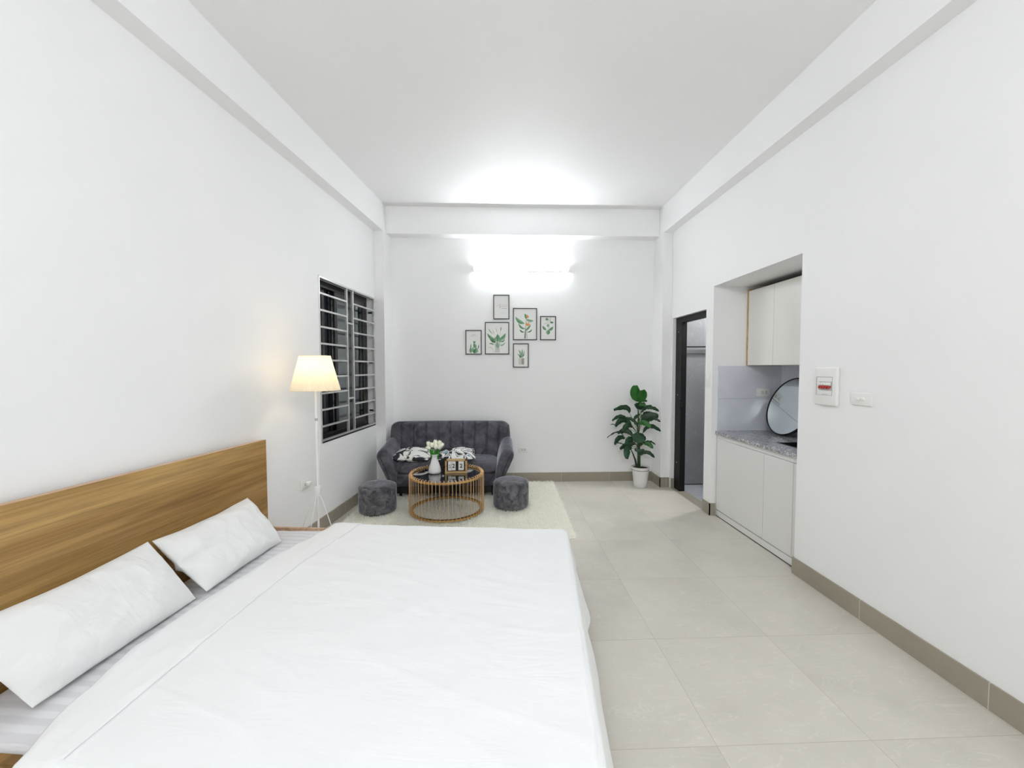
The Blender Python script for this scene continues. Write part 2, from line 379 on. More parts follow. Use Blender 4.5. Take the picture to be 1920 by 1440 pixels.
b = MB(); b.box((-2.6,YF-.2,-.12),(2.16,5.1,0)); fl = struct('floor', b, M['floor'])
b = MB(); b.box((2.16,YF-.2,-.12),(3.6,3.84,0)); b.box((2.16,3.84,-.12),(3.6,5.1,-.012)); struct('floor_bathroom', b, M['bathfloor'])
b = MB(); b.box((-2.6,YF-.2,ZC),(3.6,5.17,ZC+.15)); struct('ceiling', b, M['ceiling'])
b = MB(); b.box((-2.4,YB,0),(3.6,YB+.2,ZC)); struct('wall_back', b, M['wall'])
b = MB(); b.box((-2.6,YF-.2,0),(2.6,YF,ZC)); struct('wall_front', b, M['wall'])
# left wall with the window hole  (off, s, z)
WS0, WS1, WZ0, WZ1 = -.432, .742, .755, 2.212
b = MB()
b.box((-.2,-5.6,0),(0,WS0,ZC)); b.box((-.2,WS1,0),(0,1.12,ZC)); b.box((-.2,WS0,0),(0,WS1,WZ0)); b.box((-.2,WS0,WZ1),(0,WS1,ZC))
struct('wall_left', b, M['wall'], M=MR)
# left beam + column
b = MB(); b.box((-.01,-5.5,ZB),(.114,1.05,ZC)); struct('trim_1', b, M['wall'], M=MR)
b = MB(); b.box((-.01,.745,0),(.114,1.05,ZB)); struct('trim_2', b, M['wall'], M=MR)
# right wall: long piece, over niche, pier, over door; door hole y 3.90..4.65 z..1.98 ; niche y 2.665..3.77 z..2.178
DY0, DY1, DZ = 3.90, 4.65, 1.982; NY0, NY1, NZ = 2.665, 3.77, 2.178; NXB = 2.713
b = MB()
b.box((XR,YF,0),(NXB+.1,NY0,ZC)); b.box((XR,NY0,NZ),(NXB+.1,NY1,ZC)); b.box((XR,NY1,0),(NXB+.1,DY0,ZC)); b.box((XR,DY0,DZ),(XR+.12,DY1,ZC)); b.box((XR,DY1,0),(XR+.12,YB+.05,ZC))
struct('wall_right', b, M['wall'])
b = MB(); b.box((NXB,NY0,0),(NXB+.1,NY1,NZ)); struct('wall_niche', b, M['wall'])
# bathroom shell behind the door
b = MB(); b.box((XR+.12,4.80,0),(3.6,4.97,2.7)); struct('wall_bathroom', b, M['bathwall'])
b = MB(); b.box((3.4,3.9,0),(3.6,4.8,2.7)); struct('wall_bathroom_side', b, M['bathwall'])
b = MB(); b.box((NXB+.1,3.7,0),(3.6,3.9,2.7)); struct('wall_bathroom_front', b, M['bathwall'])
b = MB(); b.box((XR+.12,3.9,2.6),(3.6,4.8,2.7)); struct('ceiling_bathroom', b, M['ceiling'])
# right beam, column, back beam
b = MB(); b.box((BI,YF,ZB),(XR+.01,YB,ZC)); struct('trim_3', b, M['wall'])
b = MB(); b.box((BI,4.69,0),(XR+.01,YB,ZB)); struct('trim_4', b, M['wall'])
b = MB(); b.box((-1.6,YBEAM,ZB-.004),(BI+.01,YB,ZC)); struct('trim_5', b, M['wall'])
# baseboards
t = .009
b = MB(); b.box((-1.3,YB-t,0),(BI,YB,BH)); struct('baseboard_back', b, M['base'])
b = MB(); b.box((0,-5.4,0),(t,.745,BH)); b.box((0,.745-t,0),(.114+t,.745,BH)); b.box((.114,.745,0),(.114+t,.95,BH)); struct('baseboard_left', b, M['base'], M=MR)
b = MB(); b.box((XR-t,YF,0),(XR,NY0,BH)); b.box((XR-t,NY0,0),(XR+.048,NY0+t,BH)); struct('baseboard_right', b, M['base'])
b = MB(); b.box((BI-t,4.69-t,0),(BI,YB,BH)); b.box((BI-t,4.69-t,0),(XR-.004,4.69,BH)); b.box((XR+.001,DY1-t,0),(XR+.033,DY1,BH)); struct('baseboard_column', b, M['base'])
b = MB(); b.box((XR-t,NY1-t,0),(XR,DY0,BH)); b.box((XR-t,NY1-t,0),(XR+.045,NY1,BH)); struct('baseboard_pier', b, M['base'])
# back splash tiles on niche side wall: two courses with a thin joint
b = MB()
b.box((2.092,NY1-.008,.815),(NXB,NY1,1.119)); b.box((2.092,NY1-.008,1.1225),(NXB,NY1,1.43)); b.box((NXB-.008,NY0,.815),(NXB,NY1-.008,1.119)); b.box((NXB-.008,NY0,1.1225),(NXB,NY1-.008,1.43))
struct('trim_6', b, M['backsplash'], bevel=.0008)

# ------------------------------------------------------------------ window
w = bpy.data.objects.new('window_1', None); COL.objects.link(w); w['kind'] = 'structure'; w.matrix_world = MR
def inW(mb, name, m, **kw): return mb.build(name, m, parent=w, **kw)
F0 = -.125
b = MB()
for a, c in (((F0-.045,WS0,WZ0),(F0+.035,WS1,WZ0+.05)), ((F0-.045,WS0,WZ1-.06),(F0+.035,WS1,WZ1)), ((F0-.045,WS0,WZ0),(F0+.035,WS0+.04,WZ1)), ((F0-.045,WS1-.045,WZ0),(F0+.035,WS1,WZ1))): b.box(a, c)
b.box((F0-.04,WS0,1.86+.02),(F0+.03,WS1,1.90+.02)) if False else None
inW(b, 'window_frame', M['dark_alu'], bevel=.003)
def sash(s0, s1, off, nm):
    b = MB(); z0, z1 = WZ0+.05, WZ1-.06
    b.box((off-.012,s0,z0),(off+.012,s0+.05,z1)); b.box((off-.012,s1-.05,z0),(off+.012,s1,z1)); b.box((off-.0115,s0,z0),(off+.0115,s1,z0+.07)); b.box((off-.0115,s0,z1-.06),(off+.0115,s1,z1))
    o = inW(b, nm, M['dark_alu'], bevel=.002)
    g = MB(); g.box((off-.003,s0+.045,z0+.06),(off+.003,s1-.045,z1-.05)); g.build('window_pane', M['glass'], parent=o)
sash(WS0+.04, -.10, F0-.02, 'window_sash'); sash(-.02, .40, F0-.02, 'window_sash'); sash(.02, WS1-.045, F0+.018, 'window_sash')
b = MB(); b.box((-.09,WS0+.0005,WZ0),(.002,WS1-.0005,WZ0+.014)); inW(b, 'window_sill', M['black_alu'])
# steel security grille flush with the wall face
g = MB()
g.box((-.022,WS0,WZ0),(.004,WS0+.018,WZ1)); g.box((-.022,WS1-.018,WZ0),(.004,WS1,WZ1)); g.box((-.022,WS0,WZ1-.018),(.004,WS1,WZ1)); g.box((-.022,WS0,WZ0+.014),(.004,WS1,WZ0+.030))
inW(g, 'grille_frame', M['steel'], bevel=.0015)
VB = (.083, .213); hgt = WZ1-WZ0
for v in VB:
    g = MB(); g.box((-.02,v-.009,WZ0+.018),(.002,v+.009,WZ1-.018)); inW(g, 'grille_bar', M['steel'], bevel=.0015)
for k in range(1, 10):
    z = WZ0+hgt*k/10
    for a, c in ((WS0+.018, VB[0]-.009), (VB[1]+.009, WS1-.018)):
        g = MB(); g.box((-.018,a,z-.008),(-.002,c,z+.008)); inW(g, 'grille_bar', M['steel'])
for fr in (.245, .758):
    z = WZ0+hgt*fr
    g = MB(); g.box((-.018,VB[0]+.009,z-.008),(-.002,VB[1]-.009,z+.008)); inW(g, 'grille_bar', M['steel'])
for z in (WZ0+.17, WZ0+.72, WZ1-.17):
    g = MB(); g.tube([(-.012,WS1-.018,z),(-.012,WS1+.0,z)], .006); g.box((-.07,WS1-.012,z-.008),(-.022,WS1-.002,z+.008)); inW(g, 'fixing_lug', M['black_alu'])

# ------------------------------------------------------------------ door frame
d = bpy.data.objects.new('door_1', None); COL.objects.link(d); d['kind'] = 'structure'; d.location = (2.09,DY0,0)
def inD(mb, name, m, **kw):
    return mb.build(name, m, parent=d, M=Matrix.Translation((-2.09,-DY0,0)), **kw)
b = MB(); b.box((2.078,DY1-.145,0),(2.14,DY1,DZ)); inD(b, 'door_jamb', M['black_alu'], bevel=.003)
b = MB(); b.box((2.078,DY0,0),(2.14,DY0+.05,DZ)); inD(b, 'door_jamb', M['black_alu'], bevel=.003)
b = MB(); b.box((2.078,DY0+.05,DZ-.062),(2.14,DY1-.145,DZ)); inD(b, 'door_head', M['black_alu'], bevel=.003)
b = MB(); b.box((2.062,DY1-.165,.94),(2.078,DY1-.12,1.06)); b.tube([(2.07,DY1-.165,1.02),(2.07,DY1-.19,1.02),(2.07,DY1-.195,.985)], .006); inD(b, 'latch', M['black_alu'])
for z in (.2, .98-.0, 1.7):
    b = MB(); b.tube([(2.078,DY1-.07,z+.12),(2.0765,DY1-.07,z+.12)], .006, 10); inD(b, 'screw', M['steel'])
b = MB(); b.box((2.04,DY0,-.001),(2.16,DY1,.002)); struct('trim_7', b, M['base'])
# bathroom rail
tr = thing('towel_rail', 'dark thin horizontal rail on the grey tiled wall seen through the doorway', 'rail', (2.6,4.78,1.66))
b = MB(); b.tube([(-.42,-.03,0),(.5,-.03,0)], .008); b.build('bar', M['black_alu'], parent=tr, smooth=True)
for x in (-.40,.48):
    b = MB(); b.tube([(x,-.03,0),(x,.02,0)], .006); b.build('bracket', M['black_alu'], parent=tr)
b = MB(); b.box((-.42,-.004,-.075),(.5,.02,-.02)); b.build('rail_plate', M['bathwall'], parent=tr, bevel=.002)
bl = thing('added_bathroom_light', 'added round ceiling light, unseen, that brightens the bathroom beyond the door', 'light', (2.75,4.3,2.6))  # unseen lamp, added to light the bathroom behind the doorway
b = MB(); b.lathe([(.1,-.03),(.11,-.025),(.11,0)], n=32); b.build('housing', M['plastic'], parent=bl, smooth=True)
b = MB(); b.lathe([(.09,-.034),(.09,-.0305)], n=32); b.build('diffuser', mat('added_bathroom_glow', (1,1,1), .5, emis=(1,1,1), es=150), parent=bl)

# ------------------------------------------------------------------ tube lamps
def tube_lamp(name, label, loc, rz, m, L=1.17):
    t = thing(name, label, 'lamp', loc, rz)
    b = MB(); b.rbox((-L/2+.004,-.014,-.018),(L/2-.004,0,.042),.003); b.build('housing', M['plastic'], parent=t, smooth=True)
    b = MB()
    n = 14; prof = [( -.014-.026*math.sin(PI*k/n), .012+.026*math.cos(PI*k/n)) for k in range(n+1)]
    vs = [(x, y, z) for x in (-L/2+.012, L/2-.012) for (y, z) in prof]
    fs = [(k, k+1, n+1+k+1, n+1+k) for k in range(n)] + [tuple(range(n, -1, -1)), tuple(range(n+1, 2*n+2))]
    b.add(vs, fs); b.build('diffuser', m, parent=t, smooth=True)
    for sx in (-1,1):
        b = MB(); b.rbox((sx*(L/2-.014),-.042,-.016),(sx*(L/2-.008),-.001,.040),.003); b.build('end_cap', M['plastic'], parent=t, smooth=True)
    return t
tube_lamp('wall_tube_lamp', 'long glowing white tube lamp on the back wall above the framed prints', (.302,YB,2.60), 0, M['tube'])
tube_lamp('wall_tube_lamp', 'assumed tube lamp on the wall behind the viewer, outside the picture', (.1,YF,2.62), PI, M['assumed_tube'])  # assumed lamp, never in view, added to light the room from behind

# ------------------------------------------------------------------ sockets and switches
def plate(kind, label, cat, mat4, w_, h_, holes=0, rockers=0, group=None, round_=.004):
    t = thing(kind, label, cat, group=group); t.matrix_world = mat4
    b = MB(); b.rbox((-w_/2,-.010,-h_/2),(w_/2,.0,h_/2),round_); b.build('face_plate', M['plastic'], parent=t, smooth=True)
    if holes:
        for x in ((-.014,.022) if holes == 2 else (-.03,.03)):
            b = MB()
            b.rbox((x-.014,-.0125,-.014),(x+.014,-.008,.014),.003,0)
            b.box((x-.006,-.0132,.003),(x-.002,-.0124,.011),1); b.box((x-.006,-.0132,-.011),(x-.002,-.0124,-.003),1)
            b.box((x+.005,-.0132,.003),(x+.009,-.0124,.011),1) if False else None
            o_ = b.build('outlet', [M['plastic'], M['plastic_g']], parent=t)
            b = MB(); b.box((x+.004,-.0132,.003),(x+.008,-.0122,.011)); b.box((x+.004,-.0132,-.011),(x+.008,-.0122,-.003)); b.build('pin_slot', M['plastic_g'], parent=o_)
    for k in range(rockers):
        x = (k-(rockers-1)/2)*.032
        b = MB(); b.rbox((x-.012,-.0155,-.009),(x+.012,-.008,.009),.004); b.build('rocker', M['plastic'], parent=t, smooth=True)
    return t
plate('wall_socket', 'white double wall socket right of the grey sofa on the back wall', 'socket', Matrix.Translation((.322,YB,.405)), .118, .072, holes=2)
# frames for other walls: local -y is the outward direction
def onwall(p, out):
    out = Vector(out).normalized(); y = -out; z = Vector((0,0,1)); x = y.cross(z)
    return Matrix(((x.x,y.x,0,p[0]),(x.y,y.y,0,p[1]),(x.z,y.z,1,p[2]),(0,0,0,1)))
p = Lpt(-.70, 0, .478)
ls = plate('wall_socket', 'white wall socket with a plug on the left wall behind the floor lamp', 'socket', onwall(p, LN), .118, .075, holes=2)
b = MB(); b.rbox((.0,-.04,-.016),(.045,-.012,.014),.006); b.build('plug', M['plastic'], parent=ls, smooth=True)
plate('wall_socket', 'white wall socket on the blue-grey kitchen tiles beside the round mirror', 'socket', Matrix.Translation((2.53,NY1-.008,1.178)), .13, .078, holes=2)
plate('light_switch', 'white two-button light switch on the right wall beside the breaker box', 'switch', onwall((XR,2.186,1.24), (-1,0,0)), .128, .072, rockers=2)
plate('light_switch', 'white light switch on the narrow pier between doorway and kitchen niche', 'switch', onwall((XR,3.845,1.288), (-1,0,0)), .07, .118, rockers=1)
# breaker box
bx = thing('breaker_box', 'white breaker box with a row of red breakers on the right wall', 'breaker box'); bx.matrix_world = onwall((XR,2.42,1.303), (-1,0,0))
b = MB(); b.rbox((-.085,-.022,-.118),(.085,0,.115),.008); b.build('cover', M['plastic'], parent=bx, smooth=True)
b = MB()
for a, c in (((-.068,-.0235,-.055),(-.064,-.022,.055)), ((.052,-.0235,-.055),(.054,-.022,.055)), ((-.068,-.0235,.053),(.054,-.022,.057)), ((-.068,-.0235,-.057),(.054,-.022,-.055))): b.box(a, c)
b.build('window_rim', M['grey_pl'], parent=bx)
b = MB(); b.box((-.045,-.024,-.027),(.05,-.022,.027)); b.build('breaker_bay', M['grey_pl'], parent=bx)
for k in range(5):
    x = -.036+k*.0185
    b = MB(); b.rbox((x-.008,-.030,.004),(x+.008,-.023,.022),.002); o_ = b.build('breaker', M['plastic'], parent=bx, smooth=True)
    b = MB(); b.rbox((x-.0085,-.031,-.009),(x+.0085,-.023,.001),.002); b.rbox((x-.003,-.035,-.018),(x+.003,-.028,-.006),.001); b.build('breaker_lever', M['red'], parent=o_, smooth=True)
b = MB()
for k in range(3): b.box((-.02+k*.014,-.0232,-.052),(-.015+k*.014,-.022,-.049))
b.build('indicator_mark', M['grey_pl'], parent=bx)

# ------------------------------------------------------------------ bed (frame, mattress, blanket, pillows) in left wall frame
bed = thing('bed_frame', 'low oak bed with a wide panel headboard against the left wall', 'bed', LP, LROT)
V0, V1, U1 = -2.845, -1.19, 2.06
def hz(v): return .934 + (-1.22-v)*.010
b = MB()
vs = []
for u in (.018, .055):
    for v, z in ((-2.86,.05),(-1.222,.05),(-1.222,hz(-1.222)),(-2.86,hz(-2.86))): vs.append((u,v,z))
b.add(vs, [(0,1,2,3)[::-1],(4,5,6,7),(0,4,5,1)[::1],(1,5,6,2),(3,2,6,7),(0,3,7,4)])
o = b.build('headboard', [M['oak']], parent=bed)
me = o.data; me.materials.append(M['oak_edge'])
for pl_ in me.polygons:
    if abs(pl_.normal.x) < .5: pl_.material_index = 1
b = MB(); b.box((.056,V1-.020,.08),(U1,V1,.330)); b.build('side_rail', M['oak_edge'], parent=bed, bevel=.002)
b = MB(); b.box((.056,V0,.08),(U1,V0+.028,.332)); b.build('side_rail', M['oak'], parent=bed, bevel=.002)
b = MB(); b.box((U1-.028,V0+.028,.08),(U1,V1-.028,.332)); b.build('foot_rail', M['oak'], parent=bed, bevel=.002)
for x, y in ((.1,V0+.05),(.1,V1-.05),(U1-.08,V0+.05),(U1-.08,V1-.05)):
    b = MB(); b.box((x-.03,y-.03,0),(x+.03,y+.03,.1)); b.build('leg', M['oak'], parent=bed)
b = MB(); b.box((.06,V0+.03,.12),(U1-.03,V1-.03,.15)); b.build('slat_board', M['oak_edge'], parent=bed)
ma = thing('mattress', 'mattress under a white striped satin sheet on the low oak bed', 'mattress', LP, LROT)
b = MB()
b.slab(lambda a,c: ((.062+U1-.034)/2+a*(U1-.034-.062)/2, (V0+V1)/2+c*((V1-V0)/2-.031), .245), lambda a,c: (0,0,1), .098, 60, 50, p=30, q=3, k=.03)
for i, (x, y, z) in enumerate(b.v):
    if z > .3: b.v[i] = (x, y, z + .004*mn.noise(Vector((x*3,y*9,0))) + .003*mn.noise(Vector((x*14,y*7,3))))
b.build('fitted_sheet', M['sheet'], parent=ma, smooth=True, angle=180)

def ridg(x, y, s, seed):
    n = mn.noise(Vector((x*s, y*s, seed))); return (1-abs(n))**6
def wr(u, v):
    h = 0
    c, s_ = math.cos(.55), math.sin(.55)
    p, q = u*c+v*s_, -u*s_+v*c
    h += .0035*ridg(p*.7, q*2.2, 1.5, 2.3)
    c, s_ = math.cos(-.35), math.sin(-.35); p, q = u*c+v*s_, -u*s_+v*c
    h += .003*ridg(p*.8, q*2.6, 2.1, 9.1)
    h += .004*mn.noise(Vector((u*2.3, v*2.3, 5)))+.002*mn.noise(Vector((u*9, v*14, 1)))
    return h
def lerp(tab, x):
    if x <= tab[0][0]: return tab[0][1]
    for (a, p), (c, q) in zip(tab, tab[1:]):
        if x <= c: return p+(q-p)*(x-a)/(c-a)
    return tab[-1][1]
U0tab = [(-2.9,.512),(-2.72,.425),(-2.41,.352),(-2.11,.366),(-1.64,.400),(-1.24,.497),(-1.1,.5)]
FTtab = [(-2.9,.618),(-2.4,.603),(-2.05,.597),(-1.69,.61),(-1.33,.672),(-1.1,.69)]
ZT = .352
def cloth(a, c):
    """a: across u (0 head edge .. 1 foot hem), c: across v (0 near hem .. 1 far hem); flat sheet coordinate folded over bed edges"""
    vv0, vv1 = V0-.012, V1+.010
    near, far, foot = .20, .17, .265
    L = near + (vv1-vv0) + far; d_ = c*L
    # v profile
    if d_ < near: v = vv0; dropv = near-d_
    elif d_ > near+(vv1-vv0): v = vv1; dropv = d_-near-(vv1-vv0)
    else: v = vv0+d_-near; dropv = 0
    vt = min(max(v, -2.86), -1.16)
    u_start = lerp(U0tab, vt); fl_ = lerp(FTtab, vt)
    uf = 2.064
    Lu = (uf-u_start)+foot; du = a*Lu
    if du > uf-u_start: u = uf; dropu = du-(uf-u_start)
    else: u = u_start+du; dropu = 0
    z = ZT
    # soften edges
    if not dropu: z += wr(u, v)
    edge = min(1, du/.03)
    z -= .008*(1-edge)
    if u < fl_ and not dropu: z += .007 + .004*math.sin((u-fl_)*120+3*mn.noise(Vector((u*3,v*3,0))))*0 + .004*ridg(u*3, v*.7, 4, 7)
    # rounding at foot
    if dropu:
        ang = min(PI/2, dropu/.035); u = uf-.004+.022*math.sin(ang)+max(0, dropu-.035*PI/2)*.21
        z = ZT-.022*(1-math.cos(ang))-max(0, dropu-.035*PI/2)*.985
        w_ = max(0, dropu-.03)
        u += w_*(.06*math.sin(v*11+1.5*mn.noise(Vector((v*2,0,1)))) + .09*mn.noise(Vector((v*7,dropu*2,3))))*(.8 if v > -1.9 else .25) + w_*.07
        if v > -1.9: u += w_*.08*max(0, math.sin((v+1.9)*9))
    if dropv:
        ang = min(PI/2, dropv/.03); o_ = .018*math.sin(ang)+max(0, dropv-.045)*(.04+.07*mn.noise(Vector((u*6,dropv*2,8)))); sgn = 1 if v == vv1 else -1
        v = v+sgn*o_
        zd = .018*(1-math.cos(ang))+max(0, dropv-.03*PI/2)*.99
        z = (z if not dropu else z) - zd
        if dropu: z = ZT - .022 - math.sqrt(max(0,dropu-.03)**2 + max(0,dropv-.03)**2)*.9; 
    return (u, v, max(z, .03))
bk = thing('blanket', 'smooth white blanket spread over the bed and hanging down at its foot', 'blanket', LP, LROT)
b = MB(); b.grid(cloth, 230, 230)
o = b.build('cover', M['blanket'], parent=bk, smooth=True, angle=180)
sm = o.modifiers.new('thick', 'SOLIDIFY'); sm.thickness = .004; sm.offset = -1
bl_stitch = MB()  # grey line along the stitched hem, coloured as its thin shadow
pts = []
for k in range(0, 90):
    v = V0-.005+(V1-V0+.01)*k/89
    u = lerp(FTtab, v); pts.append((u+.001, v, ZT+wr(u, v)+.0078))
for p_ in range(len(pts)): pass
bl_stitch.tube(pts, .0011, 6); bl_stitch.build('hem_seam_shadow', mat('hem_shadow_grey', (.68,.68,.68), .8), parent=bk, smooth=True)

def pillow(label, va, vb, seed, pinch=0):
    t = thing('pillow', label, 'pillow', LP, LROT, group='white pillows against the headboard')
    # centre plane from bottom (u .325,z .365) to top (u .105,z .64)
    B = Vector((.320,0,.366)); Tt = Vector((.128,0,.622)); mid = (B+Tt)/2; up = (Tt-B)/2; nrm = Vector((up.z,0,-up.x)).normalized()*-1
    nrm = Vector((.81,0,.59)).normalized()
    L = (vb-va)/2; vm = (va+vb)/2
    def P(a, c):
        # concave edges: corners stick out
        ka = 1-(.10 if c > 0 else .03)*(1-a*a)*abs(c)**2+.02*mn.noise(Vector((a*2.5,seed,c))); kb = 1-.02*(1-c*c)*abs(a)**2
        q = mid+up*(c*ka*1.06); q = Vector((q.x, vm+a*L*kb-.045*(c+1)/2, q.z))
        return q + nrm*(.012*a*c)
    def bump(a, c, side):
        h = .011*mn.noise(Vector((a*2.2+seed, c*2.2, seed)))+.005*mn.noise(Vector((a*7+c*3+seed, c*4, seed)))+.008*ridg(a*1.5+seed, c*.8, 1.6, seed)
        # creases running in from the near lower corner
        da = (a+1)*.6; h -= .017*max(0, math.sin((c+1.0)*9+da*3))*math.exp(-da*3.2) if pinch == 0 else 0
        if pinch: h -= .045*math.exp(-((c-.0)/.10)**2)*math.exp(-(a+1)*2.6)
        return h
    b = MB(); b.slab(P, lambda a,c: nrm, .068 if not pinch else .074, 64, 46, p=2.6 if not pinch else 3.4, q=1.6, k=.05, bump=bump)
    o = b.build('pillowcase', M['pillow'], parent=t, smooth=True, angle=180)
    return t
pillow('white pillow nearest the viewer, propped on the oak headboard', -2.715, -2.085, 1.7)
pillow('white pillow at the far end of the headboard, with a pinched side seam', -2.058, -1.462, 4.2, pinch=1)

# ------------------------------------------------------------------ floor lamp
LX, LY = -1.303, 2.97
fl = thing('floor_lamp', 'white tripod floor lamp with a glowing cream pleated shade by the window', 'lamp', (LX,LY,0))
b = MB(); b.tube([(0,0,.02),(0,0,1.42)], .0075, 10); b.build('pole', M['white_metal'], parent=fl, smooth=True)
b = MB(); b.rbox((-.017,-.017,.485),(.017,.017,.56),.005); b.build('hub', M['white_metal'], parent=fl, smooth=True)
for a in (-.22, PI+.1, 1.5*PI-.1):
    dx, dy = math.cos(a), math.sin(a); pts = []
    for k in range(11):
        q = k/10; rad = .012+.175*(q**.85); pts.append((dx*rad, dy*rad, .50*(1-q)+.004))
    b = MB(); b.tube(pts, .0032, 8); b.build('leg', M['white_metal'], parent=fl, smooth=True)
def pleat(a, z): return 1+.012*math.cos(a*64)
b = MB(); b.lathe([(.165,1.257),(.144,1.339),(.123,1.421),(.102,1.503)], n=256, rf=pleat, capb=False, capt=False)
b.build('lamp_shade', M['shade'], parent=fl, smooth=True, angle=180)
for z, r_ in ((1.257,.166),(1.503,.103)):
    b = MB(); b.tube([(r_*math.cos(2*PI*k/60), r_*math.sin(2*PI*k/60), z) for k in range(61)], .0025, 6)
    b.build('shade_rim', M['shade'], parent=fl, smooth=True)
b = MB()
for k in range(3):
    a = 2*PI*k/3; b.tube([(0,0,1.40),(.100*math.cos(a),.100*math.sin(a),1.498)], .0015, 5)
b.build('shade_carrier', M['white_metal'], parent=fl)
b = MB(); b.lathe([(.004,1.37),(.02,1.385),(.028,1.405),(.026,1.425),(.012,1.445),(.002,1.45)], n=24); b.build('bulb', M['bulb'], parent=fl, smooth=True)
b = MB(); b.lathe([(.014,1.30),(.014,1.372)], n=20); b.build('lamp_socket', M['plastic'], parent=fl, smooth=True)
b = MB(); b.lathe([(.009,1.035),(.010,1.04),(.010,1.05),(.009,1.055)], n=14); b.build('pole_joint', M['grey_pl'], parent=fl)
b = MB(); b.tube([(.012,.0,1.05),(.022,.0,.95),(.014,0,.75),(.012,0,.56)], .0018, 6); b.build('power_cable', M['white_metal'], parent=fl, smooth=True)
b = MB()

# ------------------------------------------------------------------ rug
corners = [(-1.41,3.28),(.655,3.28),(.69,4.905),(-1.245,4.915),(-1.245,4.70),(-1.375,4.62)]
def inpoly(x, y, P=corners, m=0):
    c = False; n = len(P)
    for i in range(n):
        x1, y1 = P[i]; x2, y2 = P[(i+1)%n]
        if (y1 > y) != (y2 > y) and x < (x2-x1)*(y-y1)/(y2-y1)+x1: c = not c
    return c
b = MB()
n = len(corners)
b.add([(x,y,.001) for x,y in corners]+[(x,y,.012) for x,y in corners], [tuple(range(n-1,-1,-1)), tuple(range(n,2*n))]+[(i,(i+1)%n,n+(i+1)%n,n+i) for i in range(n)])
rg = b.build('shag_rug', mat('rug_backing', (.90,.89,.83), .95, spec=.05)); tag(rg, 'cream shag rug on the floor under the sofa, stools and copper table', 'rug')
b = MB(); rnd = random.Random(3); vs = []; fs = []
cnt = 0
while cnt < 62000:
    x = rnd.uniform(-1.42,.70); y = rnd.uniform(3.28,4.92)
    if not inpoly(x, y): continue
    if y > 4.42 and -1.2 < x < .1 and rnd.random() < .7: cnt += 1; continue
    edge = 0
    a = rnd.uniform(0, 2*PI)+1.5*mn.noise(Vector((x*5,y*5,0))); ln = rnd.uniform(.014,.038)*(1+.35*mn.noise(Vector((x*14,y*14,2)))); h = rnd.uniform(.010,.026); wd = rnd.uniform(.0016,.003)
    dx, dy = math.cos(a), math.sin(a); px_, py_ = -dy*wd, dx*wd
    k = len(vs)
    vs += [(x-px_,y-py_,.010),(x+px_,y+py_,.010),(x+dx*ln*.45+px_*.8,y+dy*ln*.45+py_*.8,.010+h*.8),(x+dx*ln*.45-px_*.8,y+dy*ln*.45-py_*.8,.010+h*.8),(x+dx*ln,y+dy*ln,.010+h*.85)]
    fs += [(k,k+1,k+2,k+3),(k+3,k+2,k+4)]
    cnt += 1
b.add(vs, fs); pile = b.build('pile', M['rug'], parent=rg, smooth=False); pile['kind'] = 'stuff'

# ------------------------------------------------------------------ sofa
SX = -.545
sf = thing('sofa', 'small dark grey velvet sofa with a channel-stitched back against the back wall', 'sofa', (SX,4.86,0))
# local: x across, y = 0 at the back, negative toward the room
def sofa_back():
    b = MB()
    W = .712
    def P(a, c):
        z = .20+(c+1)/2*(.792-.20)
        if abs(a) > .84 and c > 0: z -= .075*((abs(a)-.84)/.16)**2.2*c
        w_ = W*(1-.012*(1-c))
        return (a*w_, -.115+.055*(c+1)/2, z)
    def N_(a, c): return (0,-1,.12)
    seams = [-.8+.2*k for k in range(9)]
    def bump(a, c, side):
        if side < 0: return 0
        d_ = min(abs(a-s_) for s_ in seams)*W
        fade = 1 if c > -.95 else 0
        return -.020*math.exp(-(d_/.0095)**2) + .004*math.cos(min(d_/.07,1)*PI)*-.6 + .003*mn.noise(Vector((a*6,c*4,0)))
    b.slab(P, N_, .058, 300, 40, p=16, q=2.4, k=.10, bump=bump)
    return b
